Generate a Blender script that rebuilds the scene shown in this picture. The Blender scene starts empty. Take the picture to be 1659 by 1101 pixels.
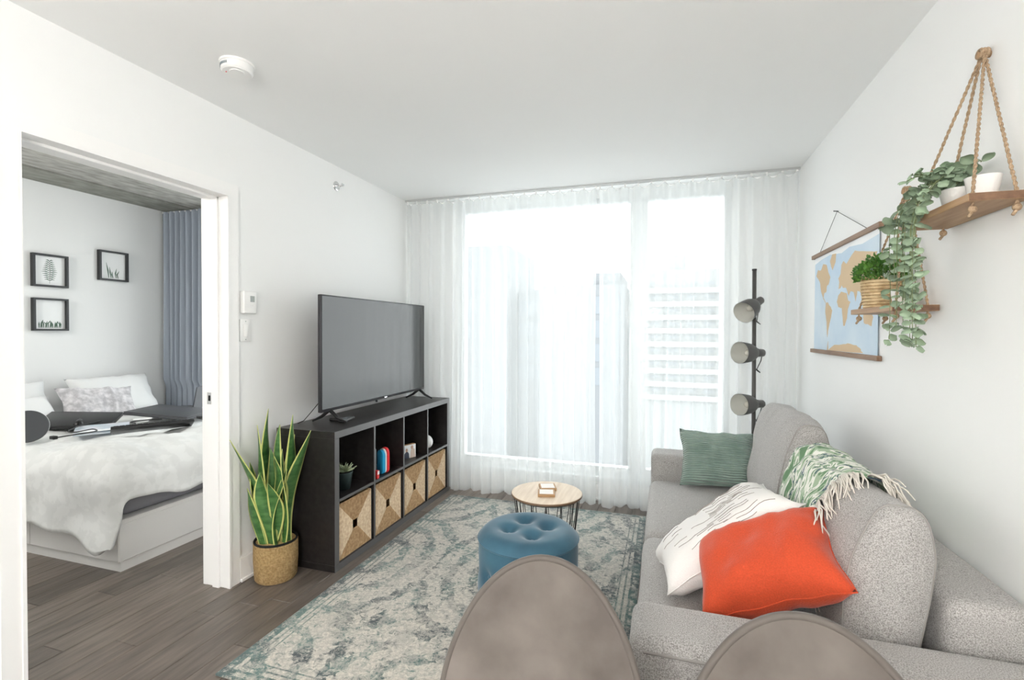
import bpy, bmesh, math, random
from mathutils import Vector, Matrix, noise
random.seed(7)
S = bpy.context.scene
COL = S.collection
R = math.radians
PI = math.pi

# ------------------------------------------------------------------ camera
F_PX, YAW, PITCH, ROLL, CAM_H = 791.1, .3047, .0174, .0050, 1.3216
cam_d = bpy.data.cameras.new('camera'); cam_d.sensor_width = 36; cam_d.lens = F_PX / 1659 * 36
cam_d.clip_start = .05; cam_d.clip_end = 500
cam = bpy.data.objects.new('camera', cam_d); COL.objects.link(cam)
fw = Vector((-math.sin(YAW)*math.cos(PITCH), math.cos(YAW)*math.cos(PITCH), -math.sin(PITCH)))
rt = Vector((math.cos(YAW), math.sin(YAW), 0)); up = rt.cross(fw)
r2 = rt*math.cos(ROLL) + up*math.sin(ROLL); u2 = -rt*math.sin(ROLL) + up*math.cos(ROLL)
M = Matrix((r2, u2, -fw)).transposed().to_4x4(); M.translation = (0, 0, CAM_H)
cam.matrix_world = M
S.camera = cam
# ------------------------------------------------------------------ world / light / exposure
SKY = 1.2
FILL_GLOW = 27.0  # emission of the added out-of-view globes
W = bpy.data.worlds.new('overcast_sky'); S.world = W; W.use_nodes = True
bg = W.node_tree.nodes['Background']; bg.inputs[0].default_value = (.965, .985, 1, 1); bg.inputs[1].default_value = SKY
S.view_settings.view_transform = 'Standard'; S.view_settings.look = 'None'
S.view_settings.gamma = 1; S.view_settings.use_curve_mapping = False
S.view_settings.exposure = 1.72
S.cycles.max_bounces = 14; S.cycles.diffuse_bounces = 8; S.cycles.transparent_max_bounces = 24
S.cycles.transmission_bounces = 8; S.cycles.glossy_bounces = 5; S.cycles.sample_clamp_indirect = 6
for nm, lx0, lx1 in (('window_daylight_portal', -2.05, .8), ('bedroom_daylight_portal', -4.3, -2.4)):
    pl = bpy.data.lights.new(nm, 'AREA'); pl.shape = 'RECTANGLE'; pl.size = lx1-lx0; pl.size_y = 2.3; pl.cycles.is_portal = True
    po = bpy.data.objects.new(nm, pl); COL.objects.link(po); po.location = ((lx0+lx1)/2, 3.97, 1.25); po.rotation_euler = (R(-90), 0, 0)

# ------------------------------------------------------------------ room numbers
XL, XR, YW, HC = -2.128, .854, 3.86, 2.43
D0, D1, DT = 1.10, 1.926, 1.997
WT = .137                       # left wall thickness
XB, YB0, HB = -4.95, .45, 2.55  # bedroom
YR = -2.4                       # rear wall behind the camera

# ------------------------------------------------------------------ materials
def nodes(m): return m.node_tree.nodes, m.node_tree.links
def mat(name, col, rough=.6, metal=0, spec=.5, noise_=None, bump=None, sheen=0, coat=0, trans=0, emit=None, stretch=None, random_=0):
    """noise_=(scale, second colour, contrast low, high), bump=(scale, strength), stretch=(x,y,z) coordinate scale"""
    m = bpy.data.materials.new(name); m.use_nodes = True
    n, l = nodes(m); b = n['Principled BSDF']
    b.inputs['Base Color'].default_value = (*col, 1); b.inputs['Roughness'].default_value = rough
    b.inputs['Metallic'].default_value = metal; b.inputs['Specular IOR Level'].default_value = spec
    if sheen: b.inputs['Sheen Weight'].default_value = sheen; b.inputs['Sheen Roughness'].default_value = .4
    if coat: b.inputs['Coat Weight'].default_value = coat
    if trans: b.inputs['Transmission Weight'].default_value = trans
    if emit: b.inputs['Emission Color'].default_value = (*col, 1); b.inputs['Emission Strength'].default_value = emit
    vec = None
    if noise_ or bump:
        tc = n.new('ShaderNodeTexCoord'); mp = n.new('ShaderNodeMapping'); l.new(tc.outputs['Object'], mp.inputs[0])
        if stretch: mp.inputs['Scale'].default_value = stretch
        vec = mp.outputs[0]
    if noise_:
        sc, c2, lo, hi = noise_
        t = n.new('ShaderNodeTexNoise'); t.inputs['Scale'].default_value = sc; t.inputs['Detail'].default_value = 6; l.new(vec, t.inputs[0])
        rmp = n.new('ShaderNodeValToRGB'); rmp.color_ramp.elements[0].position = lo; rmp.color_ramp.elements[1].position = hi
        rmp.color_ramp.elements[0].color = (*col, 1); rmp.color_ramp.elements[1].color = (*c2, 1)
        l.new(t.outputs[0], rmp.inputs[0]); out = rmp.outputs[0]
        if random_:
            oi = n.new('ShaderNodeObjectInfo'); mr = n.new('ShaderNodeMapRange'); mr.inputs[3].default_value = 1-random_; mr.inputs[4].default_value = 1+random_
            l.new(oi.outputs['Random'], mr.inputs[0]); mx = n.new('ShaderNodeVectorMath'); mx.operation = 'SCALE'
            l.new(out, mx.inputs[0]); l.new(mr.outputs[0], mx.inputs['Scale']); out = mx.outputs[0]
        l.new(out, b.inputs['Base Color'])
    if bump:
        t = n.new('ShaderNodeTexNoise'); t.inputs['Scale'].default_value = bump[0]; t.inputs['Detail'].default_value = 4; l.new(vec, t.inputs[0])
        bp = n.new('ShaderNodeBump'); bp.inputs['Strength'].default_value = bump[1]; bp.inputs['Distance'].default_value = .004
        l.new(t.outputs[0], bp.inputs['Height']); l.new(bp.outputs[0], b.inputs['Normal'])
    return m
def wave(m, scale, axis, strength, dist=.003, prof='SIN', distort=0, dscale=2):
    """adds ribs along an axis as bump"""
    n, l = nodes(m); b = n['Principled BSDF']
    tc = n.new('ShaderNodeTexCoord'); w = n.new('ShaderNodeTexWave'); w.bands_direction = axis; w.wave_profile = prof
    w.inputs['Scale'].default_value = scale; w.inputs['Distortion'].default_value = distort; w.inputs['Detail Scale'].default_value = dscale
    bp = n.new('ShaderNodeBump'); bp.inputs['Strength'].default_value = strength; bp.inputs['Distance'].default_value = dist
    l.new(tc.outputs['Object'], w.inputs[0]); l.new(w.outputs[0], bp.inputs['Height']); l.new(bp.outputs[0], b.inputs['Normal'])
    return w

m_wall = mat('wall_paint', (.86, .865, .86), .65, bump=(300, .05))
m_ceil = mat('ceiling_paint', (.85, .855, .85), .8)
m_trim = mat('trim_paint', (.88, .875, .865), .4)
m_plank = mat('floor_wood', (.105, .085, .072), .36, noise_=(5, (.21, .175, .148), .3, .75), stretch=(9, .9, 9), random_=.28, bump=(40, .12))
m_sub = mat('floor_joint_highlight', (.32, .28, .245), .6)  # pale gaps: plank bevel highlights put into the joint colour
m_conc = mat('concrete', (.24, .235, .21), .9, noise_=(9, (.46, .45, .42), .3, .7), bump=(25, .5), stretch=(2, .8, 1))
m_conc2 = mat('concrete_dark', (.19, .19, .165), .9, noise_=(9, (.32, .32, .285), .3, .7), bump=(25, .5), stretch=(2, .8, 1))
m_black = mat('black_brown_laminate', (.012, .010, .010), .33, noise_=(30, (.024, .021, .02), .35, .7), stretch=(1, .15, 1))
m_edge_sheen = mat('laminate_edge_sheen', (.10, .098, .098), .3)  # front edges paler than the panels: window reflection put into the colour
m_plast = mat('black_plastic', (.012, .012, .013), .35)
m_tvframe = mat('tv_bezel', (.05, .05, .055), .35, metal=.4)
m_screen = mat('tv_screen', (.025, .028, .030), .12, spec=.8)
m_white = mat('white_plastic', (.85, .85, .84), .4)
m_grey_lcd = mat('lcd_grey', (.35, .38, .37), .3)
m_chrome = mat('chrome', (.75, .75, .75), .15, metal=1)
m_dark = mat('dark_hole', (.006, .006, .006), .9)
m_grass_d = mat('seagrass_tan', (.40, .25, .12), .8, noise_=(60, (.62, .44, .25), .35, .65), bump=(120, .6))
m_grass_l = mat('seagrass_pale', (.66, .52, .36), .8, noise_=(60, (.86, .75, .58), .35, .65), bump=(120, .6))
m_pot_rope = mat('rope_pot', (.45, .28, .11), .8, noise_=(90, (.66, .46, .22), .35, .65)); wave(m_pot_rope, 55, 'Z', 1, .004, distort=1.5)
m_soil = mat('soil', (.05, .04, .03), .95, noise_=(60, (.16, .13, .1), .4, .7), bump=(80, 1))
m_leaf = mat('snake_leaf', (.035, .12, .03), .4, noise_=(14, (.10, .24, .07), .35, .7), stretch=(1, 1, 3))
m_leaf_y = mat('snake_leaf_edge', (.58, .60, .20), .45)
m_succ = mat('succulent_leaf', (.28, .36, .22), .5, noise_=(20, (.50, .54, .36), .4, .7))
m_pot_dark = mat('dark_teal_pot', (.025, .045, .045), .5)
m_euc = mat('eucalyptus_leaf', (.22, .31, .20), .6, noise_=(9, (.42, .50, .38), .35, .7), random_=.3)
m_stem = mat('plant_stem', (.18, .22, .10), .6)
m_bush = mat('boxwood_leaf', (.03, .13, .015), .5, noise_=(25, (.14, .32, .05), .35, .7))
m_basket = mat('woven_basket', (.52, .36, .19), .75, noise_=(40, (.74, .58, .36), .35, .65))
m_ceramic = mat('white_ceramic', (.78, .77, .75), .45, bump=(90, .25))
m_wood_d = mat('walnut_stain', (.13, .065, .035), .5, noise_=(8, (.22, .12, .065), .35, .7), stretch=(6, .6, 6))
m_wood_m = mat('shelf_wood', (.33, .19, .095), .5, noise_=(8, (.47, .30, .165), .35, .7), stretch=(6, .6, 6))
m_rail = mat('map_rail_wood', (.20, .11, .065), .5, noise_=(10, (.30, .18, .11), .35, .7), stretch=(5, .5, 5))
m_rope = mat('jute_rope', (.30, .20, .12), .9, noise_=(150, (.52, .38, .25), .35, .65), bump=(200, .8))
m_sea = mat('map_sea', (.50, .64, .78), .6, noise_=(3, (.68, .78, .86), .35, .7))
m_land = mat('map_land', (.62, .46, .28), .6)
m_mapwhite = mat('map_white', (.88, .90, .92), .6)
m_string = mat('dark_string', (.03, .03, .03), .8)
m_lamp = mat('charcoal_metal', (.075, .072, .068), .45)
m_lampin = mat('lamp_inside', (.62, .62, .58), .5)
m_bulb = mat('bulb_glass', (.62, .60, .54), .2)
m_sofa = mat('sofa_tweed', (.20, .188, .178), .95, noise_=(360, (.50, .485, .47), .33, .64), bump=(400, .45), sheen=.2)
m_piping = mat('sofa_piping', (.30, .285, .27), .9)
m_velvet = mat('taupe_velvet', (.085, .07, .061), .75, noise_=(5.5, (.16, .138, .122), .38, .66), sheen=.3)
m_vpipe = mat('velvet_piping', (.10, .085, .075), .7, sheen=.2)
m_blue = mat('blue_velvet', (.02, .075, .12), .7, noise_=(5, (.04, .13, .19), .35, .7), sheen=.3)
m_oak = mat('table_ash', (.62, .49, .36), .5, noise_=(7, (.74, .62, .48), .35, .7), stretch=(7, .7, 1))
m_oakedge = mat('table_edge', (.20, .12, .07), .5)
m_cork = mat('coaster_wood', (.42, .25, .12), .6)
m_inlay = mat('coaster_inlay', (.82, .78, .74), .5)
m_green = mat('green_corduroy', (.19, .275, .235), .9, noise_=(12, (.27, .355, .31), .35, .7), sheen=.3); wave(m_green, 26, 'Y', 1, .006)
m_orange = mat('orange_fabric', (.50, .058, .014), .85, noise_=(260, (.62, .068, .018), .35, .7), bump=(220, .4), sheen=.2)
m_cream = mat('cream_linen', (.80, .78, .76), .9, bump=(250, .4))
m_fringe = mat('cream_fringe', (.66, .62, .56), .95)
m_cotton = mat('white_cotton', (.83, .84, .84), .9, bump=(12, .35))
m_duvet = mat('duvet_damask', (.80, .81, .80), .9, noise_=(16, (.75, .76, .75), .47, .53), bump=(9, .5))
m_sheet = mat('grey_sheet', (.25, .25, .275), .9)
m_fur = mat('grey_fur', (.46, .45, .47), .95, noise_=(22, (.80, .78, .80), .35, .65), bump=(120, 1))
m_bedwhite = mat('bed_white', (.76, .75, .735), .4)
m_blueg = mat('curtain_grey_blue', (.36, .40, .46), .9, bump=(200, .2))
m_frame_blk = mat('frame_black', (.02, .021, .023), .4)
m_paper = mat('print_paper', (.83, .84, .84), .35)
m_print = mat('print_green', (.09, .15, .11), .7)
m_laptop = mat('laptop_grey', (.075, .078, .085), .45, metal=.2)
m_cable = mat('cable', (.012, .012, .012), .5)
m_tablet = mat('tablet_print', (.45, .55, .62), .4, noise_=(8, (.75, .74, .80), .35, .65))
m_winframe = mat('window_frame', (.74, .76, .77), .4)
m_red = mat('red_plastic', (.75, .03, .035), .4)
m_cyan = mat('blue_plastic', (.015, .32, .58), .4)
m_casegrey = mat('grey_case', (.22, .26, .28), .4)
m_skin1 = mat('photo_tone_a', (.55, .36, .27), .4); m_skin2 = mat('photo_tone_b', (.05, .06, .09), .4); m_skin3 = mat('photo_tone_c', (.62, .50, .42), .4)

# sheer curtain fabric
m_sheer = bpy.data.materials.new('sheer_voile'); m_sheer.use_nodes = True
n, l = nodes(m_sheer); n.remove(n['Principled BSDF'])
tr = n.new('ShaderNodeBsdfTransparent'); tr.inputs[0].default_value = (1, 1, 1, 1)
df = n.new('ShaderNodeBsdfDiffuse'); df.inputs[0].default_value = (.86, .88, .88, 1)
tl = n.new('ShaderNodeBsdfTranslucent'); tl.inputs[0].default_value = (.86, .88, .88, 1)
mx1 = n.new('ShaderNodeMixShader'); mx1.inputs[0].default_value = .5
mx2 = n.new('ShaderNodeMixShader'); mx2.inputs[0].default_value = .47
l.new(df.outputs[0], mx1.inputs[1]); l.new(tl.outputs[0], mx1.inputs[2]); l.new(tr.outputs[0], mx2.inputs[1]); l.new(mx1.outputs[0], mx2.inputs[2])
l.new(mx2.outputs[0], n['Material Output'].inputs[0])
# window glass
m_glass = bpy.data.materials.new('window_glass'); m_glass.use_nodes = True
n, l = nodes(m_glass); n.remove(n['Principled BSDF'])
tr = n.new('ShaderNodeBsdfTransparent'); tr.inputs[0].default_value = (.97, .985, .98, 1)
gl = n.new('ShaderNodeBsdfGlossy'); gl.inputs['Roughness'].default_value = .02
mx = n.new('ShaderNodeMixShader'); mx.inputs[0].default_value = .005
l.new(tr.outputs[0], mx.inputs[1]); l.new(gl.outputs[0], mx.inputs[2]); l.new(mx.outputs[0], n['Material Output'].inputs[0])

# rug: distressed teal medallion print on cream
def rug_material(w, h):
    m = bpy.data.materials.new('rug_pile'); m.use_nodes = True
    n, l = nodes(m); b = n['Principled BSDF']; b.inputs['Roughness'].default_value = .95; b.inputs['Sheen Weight'].default_value = .2
    tc = n.new('ShaderNodeTexCoord'); sep = n.new('ShaderNodeSeparateXYZ'); l.new(tc.outputs['Object'], sep.inputs[0])
    def math_(op, a, bb=None, c=None):
        q = n.new('ShaderNodeMath'); q.operation = op
        for i, v in enumerate((a, bb, c)):
            if v is None: continue
            if isinstance(v, (int, float)): q.inputs[i].default_value = v
            else: l.new(v, q.inputs[i])
        return q.outputs[0]
    def tex(scale, detail=6, rough=.6, dist=0, stretch=None):
        t = n.new('ShaderNodeTexNoise'); t.inputs['Scale'].default_value = scale; t.inputs['Detail'].default_value = detail
        t.inputs['Roughness'].default_value = rough; t.inputs['Distortion'].default_value = dist
        if stretch:
            mp = n.new('ShaderNodeMapping'); mp.inputs['Scale'].default_value = stretch; l.new(tc.outputs['Object'], mp.inputs[0]); l.new(mp.outputs[0], t.inputs[0])
        else: l.new(tc.outputs['Object'], t.inputs[0])
        return t.outputs[0]
    def step(v, lo, hi):
        q = n.new('ShaderNodeMapRange'); q.inputs[1].default_value = lo; q.inputs[2].default_value = hi; l.new(v, q.inputs[0]); return q.outputs[0]
    ax = math_('ABSOLUTE', sep.outputs[0]); ay = math_('ABSOLUTE', sep.outputs[1])
    ex = math_('SUBTRACT', w/2, ax); ey = math_('SUBTRACT', h/2, ay)
    edge = math_('MINIMUM', ex, ey)                     # distance from the rug's edge
    # lattice of medallions: ogee rings, repeated in both directions
    px = math_('PINGPONG', math_('ADD', sep.outputs[0], 10), .42); py = math_('PINGPONG', math_('ADD', sep.outputs[1], 10.1), .56)
    wob = math_('MULTIPLY', math_('SUBTRACT', tex(9, 3), .5), .14)
    d = math_('ADD', math_('SQRT', math_('ADD', math_('MULTIPLY', px, px), math_('MULTIPLY', math_('MULTIPLY', py, .75), math_('MULTIPLY', py, .75)))), wob)
    ring = math_('SINE', math_('MULTIPLY', d, 46))
    ringm = step(ring, .1, .5)
    fine = tex(70, 8, .8); mid = tex(36, 9, .75, .8); big = tex(3.2, 4, .6)
    motif = step(math_('ADD', math_('MULTIPLY', ringm, .10), mid), .50, .61)          # floral speckle following the rings
    wear = step(math_('ADD', math_('MULTIPLY', big, .45), math_('MULTIPLY', fine, .8)), .51, .66)
    ink = math_('MULTIPLY', motif, wear)
    lines = step(math_('SINE', math_('MULTIPLY', edge, 210)), .3, .8)
    inb = math_('MULTIPLY', math_('LESS_THAN', edge, .10), step(fine, .38, .55))
    lb = math_('MULTIPLY', inb, lines)
    outb = math_('MULTIPLY', math_('LESS_THAN', edge, .045), step(tex(26, 8, .75), .42, .54))
    ink = math_('MAXIMUM', math_('MAXIMUM', ink, lb), outb)
    base = n.new('ShaderNodeValToRGB'); base.color_ramp.elements[0].color = (.29, .28, .26, 1); base.color_ramp.elements[1].color = (.58, .54, .47, 1)
    base.color_ramp.elements[0].position = .35; base.color_ramp.elements[1].position = .6; l.new(fine, base.inputs[0])
    inkc = n.new('ShaderNodeValToRGB'); inkc.color_ramp.elements[0].color = (.035, .052, .06, 1); inkc.color_ramp.elements[1].color = (.08, .15, .138, 1)
    inkc.color_ramp.elements[0].position = .42; inkc.color_ramp.elements[1].position = .58; l.new(tex(4, 5), inkc.inputs[0])
    mxn = n.new('ShaderNodeMix'); mxn.data_type = 'RGBA'; l.new(ink, mxn.inputs[0]); l.new(base.outputs[0], mxn.inputs[6]); l.new(inkc.outputs[0], mxn.inputs[7])
    l.new(mxn.outputs[2], b.inputs['Base Color'])
    bp = n.new('ShaderNodeBump'); bp.inputs['Strength'].default_value = .5; bp.inputs['Distance'].default_value = .003
    l.new(tex(400, 2), bp.inputs['Height']); l.new(bp.outputs[0], b.inputs['Normal'])
    return m

# ------------------------------------------------------------------ mesh helpers
class MB:
    def __init__(s): s.v = []; s.f = []; s.m = []
    def add(s, vs, fs, mi=0):
        o = len(s.v); s.v += [tuple(p) for p in vs]
        for f in fs: s.f.append([i+o for i in f]); s.m.append(mi)
    def box(s, x0, x1, y0, y1, z0, z1, mi=0):
        v = [(x, y, z) for x in (x0, x1) for y in (y0, y1) for z in (z0, z1)]
        s.add(v, [(0,1,3,2), (4,6,7,5), (0,4,5,1), (2,3,7,6), (0,2,6,4), (1,5,7,3)], mi)
    def grid(s, fn, nu, nv, mi=0, closed_u=False, closed_v=False, mifn=None):
        vs = [fn(i/(nu if closed_u else nu-1), j/(nv if closed_v else nv-1)) for i in range(nu) for j in range(nv)]
        o = len(s.v); s.v += [tuple(p) for p in vs]
        for i in range(nu if closed_u else nu-1):
            for j in range(nv if closed_v else nv-1):
                a, b = i, (i+1) % nu; c, d = j, (j+1) % nv
                s.f.append([o+a*nv+c, o+b*nv+c, o+b*nv+d, o+a*nv+d]); s.m.append(mifn(i, j) if mifn else mi)
    def tube(s, pts, r, seg=8, mi=0, cap=True, closed=False):
        pts = [Vector(p) for p in pts]; n = len(pts); o = len(s.v); T = []
        for i in range(n):
            t = (pts[(i+1) % n]-pts[i-1]) if closed else (pts[min(i+1, n-1)]-pts[max(i-1, 0)])
            T.append(t.normalized() if t.length else Vector((0, 0, 1)))
        a = T[0].cross(Vector((0, 0, 1)) if abs(T[0].z) < .9 else Vector((1, 0, 0))).normalized(); A = [a]
        for i in range(1, n):                          # carry the ring frame along without twist
            a = a - T[i]*a.dot(T[i]); a = a.normalized() if a.length > 1e-6 else T[i].orthogonal().normalized(); A.append(a)
        tw_ = 0
        if closed:
            e = A[-1]-T[0]*A[-1].dot(T[0]); e = e.normalized() if e.length > 1e-6 else A[0]
            tw_ = math.atan2(e.cross(A[0]).dot(T[0]), e.dot(A[0]))
        for i, p in enumerate(pts):
            a = A[i]; b = T[i].cross(a); w_ = tw_*i/n
            rr = r[i] if isinstance(r, (list, tuple)) else r
            s.v += [tuple(p + (a*math.cos(2*PI*k/seg+w_) + b*math.sin(2*PI*k/seg+w_))*rr) for k in range(seg)]
        for i in range(n if closed else n-1):
            j = (i+1) % n
            for k in range(seg):
                s.f.append([o+i*seg+k, o+i*seg+(k+1) % seg, o+j*seg+(k+1) % seg, o+j*seg+k]); s.m.append(mi)
        if cap and not closed:
            s.f.append([o+k for k in range(seg)][::-1]); s.m.append(mi)
            s.f.append([o+(n-1)*seg+k for k in range(seg)]); s.m.append(mi)
    def lathe(s, prof, seg=32, c=(0, 0, 0), mi=0, cap=True):
        o = len(s.v); n = len(prof)
        for r, z in prof:
            s.v += [(c[0]+r*math.cos(2*PI*k/seg), c[1]+r*math.sin(2*PI*k/seg), c[2]+z) for k in range(seg)]
        for i in range(n-1):
            for k in range(seg):
                s.f.append([o+i*seg+k, o+i*seg+(k+1) % seg, o+(i+1)*seg+(k+1) % seg, o+(i+1)*seg+k]); s.m.append(mi)
        if cap:
            if prof[0][0] > 1e-5: s.f.append([o+k for k in range(seg)][::-1]); s.m.append(mi)
            if prof[-1][0] > 1e-5: s.f.append([o+(n-1)*seg+k for k in range(seg)]); s.m.append(mi)
    def prism(s, outline, fn, d, mi=0):
        """outline of 2-D points, fn(a,b,depth)->3-D"""
        n = len(outline)
        v = [fn(a, b, 0) for a, b in outline] + [fn(a, b, d) for a, b in outline]
        s.add(v, [list(range(n))[::-1], list(range(n, 2*n))] + [[i, (i+1) % n, n+(i+1) % n, n+i] for i in range(n)], mi)
    def xf(s, mtx):
        s.v = [tuple(mtx @ Vector(p)) for p in s.v]; return s
    def build(s, name, mats, parent=None, smooth=False, loc=None, rot=None, bevel=0, seg=2, fix=True):
        me = bpy.data.meshes.new(name); me.from_pydata(s.v, [], s.f)
        mats = mats if isinstance(mats, (list, tuple)) else [mats]
        for q in mats: me.materials.append(q)
        if len(mats) > 1: me.polygons.foreach_set('material_index', s.m)
        if fix or bevel:
            bm = bmesh.new(); bm.from_mesh(me)
            if smooth: bmesh.ops.remove_doubles(bm, verts=bm.verts, dist=1e-6)
            if bevel:
                bmesh.ops.bevel(bm, geom=list(bm.edges), offset=bevel, segments=seg, profile=.5, affect='EDGES', clamp_overlap=True)
            bmesh.ops.recalc_face_normals(bm, faces=bm.faces); bm.to_mesh(me); bm.free()
        if smooth or (bevel and seg > 1):
            me.polygons.foreach_set('use_smooth', [True]*len(me.polygons))
            if not smooth: me.set_sharp_from_angle(angle=R(50))
        me.update()
        o = bpy.data.objects.new(name, me); COL.objects.link(o)
        if parent: o.parent = parent
        if loc: o.location = loc
        if rot: o.rotation_euler = rot
        return o
def bx(name, m, x0, x1, y0, y1, z0, z1, parent=None, bevel=0, seg=2):
    b = MB(); b.box(x0, x1, y0, y1, z0, z1); return b.build(name, m, parent, bevel=bevel, seg=seg)
def tag(o, label, cat, group=None):
    o['label'] = label; o['category'] = cat
    if group: o['group'] = group
    return o
def thing(name, label, cat, loc=(0, 0, 0), rz=0, group=None):
    o = bpy.data.objects.new(name, None); COL.objects.link(o); o.empty_display_size = .1
    o.location = loc; o.rotation_euler = (0, 0, rz); return tag(o, label, cat, group)
def struct(o, label, cat):
    o['kind'] = 'structure'; return tag(o, label, cat)
def nz(x, y=0, z=0, s=1): return noise.noise(Vector((x*s, y*s, z*s)))

# ================================================================== SETTING
# floor with separate planks
fl = MB(); fl.box(XB-.1, XR+.1, YR-.1, YW+.1, -.06, -.012)
floor = struct(fl.build('floor', m_sub), 'dark grey-brown hardwood plank floor running through both rooms', 'floor')
pw = .125; x = XB-.02; rows = 0
while x < XR+.02:
    y = YR - random.uniform(0, 1.2)
    while y < YW:
        ln = random.uniform(.95, 1.75); y0, y1 = max(y, YR-.02), min(y+ln, YW+.02)
        if y1-y0 > .05:
            p = MB(); g = .0012; c = .0016
            X0, X1, Y0, Y1 = x+g, x+pw-g, y0+g, y1-g
            p.add([(X0, Y0, -.012), (X1, Y0, -.012), (X1, Y1, -.012), (X0, Y1, -.012), (X0, Y0, -c), (X1, Y0, -c), (X1, Y1, -c), (X0, Y1, -c),
                   (X0+c, Y0+c, 0), (X1-c, Y0+c, 0), (X1-c, Y1-c, 0), (X0+c, Y1-c, 0)],
                  [(0,1,5,4), (1,2,6,5), (2,3,7,6), (3,0,4,7), (4,5,9,8), (5,6,10,9), (6,7,11,10), (7,4,8,11), (8,9,10,11)])
            p.build('plank', m_plank, floor, fix=False)
        y += ln
    x += pw
# walls
w = MB()
J = .018
w.box(XL-WT, XL, YR, D0-J, 0, HC); w.box(XL-WT, XL, D1+J, YW, 0, HC); w.box(XL-WT, XL, D0-J, D1+J, DT+J, HC); w.box(XL-WT, XL, YR, YW, HC, HB)
struct(w.build('wall_left', m_wall), 'white wall with the bedroom doorway', 'wall')
struct(bx('wall_right', m_wall, XR, XR+.12, YR, YW+.25, 0, HC), 'white wall behind the sofa', 'wall')
struct(bx('wall_rear', m_wall, XL-WT, XR+.12, YR-.12, YR, 0, HC), 'white wall at the rear of the living room', 'wall')
# window wall with openings
WX0, WX1, WZ0, WZ1 = -1.70, .45, .17, 2.37
w = MB()
w.box(XL-WT, WX0, YW, YW+.2, 0, HC); w.box(WX1, XR, YW, YW+.2, 0, HC); w.box(WX0, WX1, YW, YW+.2, 0, WZ0); w.box(WX0, WX1, YW, YW+.2, WZ1, HC)
struct(w.build('wall_window', m_wall), 'white wall around the wide living room window', 'wall')
BX0, BX1 = -4.30, -2.35
w = MB()
w.box(XB-.1, BX0, YW, YW+.2, 0, HB); w.box(BX1, XL-WT, YW, YW+.2, 0, HB); w.box(BX0, BX1, YW, YW+.2, 0, .25); w.box(BX0, BX1, YW, YW+.2, 2.4, HB)
struct(w.build('wall_bedroom_window', m_wall), 'white bedroom wall with the window behind the grey curtain', 'wall')
struct(bx('wall_bedroom_far', m_wall, XB-.12, XB, YB0-.1, YW, 0, HB), 'white bedroom wall hung with three framed prints', 'wall')
struct(bx('wall_bedroom_near', m_wall, XB, XL-WT, YB0-.12, YB0, 0, HB), 'white bedroom wall opposite its window', 'wall')
struct(bx('ceiling', m_ceil, XL, XR+.12, YR-.12, YW+.2, HC, HC+.12), 'smooth white living room ceiling', 'ceiling')
bc = struct(bx('ceiling_bedroom', m_conc, XB-.12, XL-WT, YB0-.12, YW+.2, HB+.02, HB+.15), 'bare grey concrete bedroom ceiling', 'ceiling')
bx('concrete_panel', m_conc, -4.575, XL-WT, YB0, YW, HB, HB+.02, bc); bx('concrete_panel', m_conc2, XB, -4.585, YB0, YW, HB-.012, HB+.02, bc)
# window frame, mullions, rails, panes
def window(name, x0, x1, z0, z1, muls, label):
    f = MB(); yf0, yf1 = YW+.03, YW+.10
    f.box(x0, x0+.05, yf0, yf1, z0+.09, z1-.04); f.box(x1-.05, x1, yf0, yf1, z0+.09, z1-.04); f.box(x0, x1, yf0, yf1, z1-.04, z1); f.box(x0, x1, yf0, yf1, z0, z0+.09)
    o = struct(f.build(name, m_winframe, bevel=.004, seg=1), label, 'window')
    xs = [x0+.05]
    for a, b in muls:
        bx('mullion', m_winframe, a, b, yf0-.015, yf1, z0+.09, z1-.04, o, .004, 1); xs += [a, b]
    xs.append(x1-.05)
    for i in range(0, len(xs), 2): bx('pane', m_glass, xs[i], xs[i+1], YW+.06, YW+.066, z0+.09, z1-.04, o)
    bx('sill_rail', m_winframe, x0, x1, YW-.012, YW+.03, z0-.03, z0+.015, o, .003, 1)
    return o
wl = window('window_1', WX0, WX1, WZ0, WZ1, [(-.268, -.137)], 'wide white framed living room window with a thick white mullion')
window('window_2', BX0, BX1, .25, 2.4, [(-3.4, -3.34)], 'white framed bedroom window beside the grey curtain')
# door lining and casing
t = MB()
t.box(XL-WT-.002, XL+.002, D1, D1+.018, 0, DT); t.box(XL-WT-.002, XL+.002, D0-.018, D0, 0, DT); t.box(XL-WT-.002, XL+.002, D0-.018, D1+.018, DT, DT+.018)
jam = struct(t.build('trim_1', m_trim, bevel=.002, seg=1), 'white painted door lining of the bedroom doorway', 'door trim')
st = MB()
st.box(XL-WT*.62, XL-WT*.30, D1-.012, D1, 0, DT); st.box(XL-WT*.62, XL-WT*.30, D0, D0+.012, 0, DT); st.box(XL-WT*.62, XL-WT*.30, D0, D1, DT-.012, DT)
st.build('door_stop', m_trim, jam, bevel=.002, seg=1)
sp = MB(); sp.box(XL-WT*.9, XL-WT*.66, D1-.0015, D1+.001, .94, 1.0); sp.build('strike_plate', m_chrome, jam)
sp = MB(); sp.box(XL-WT*.84, XL-WT*.74, D1-.0022, D1+.001, .957, .985); sp.build('latch_hole', m_dark, jam)
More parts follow.
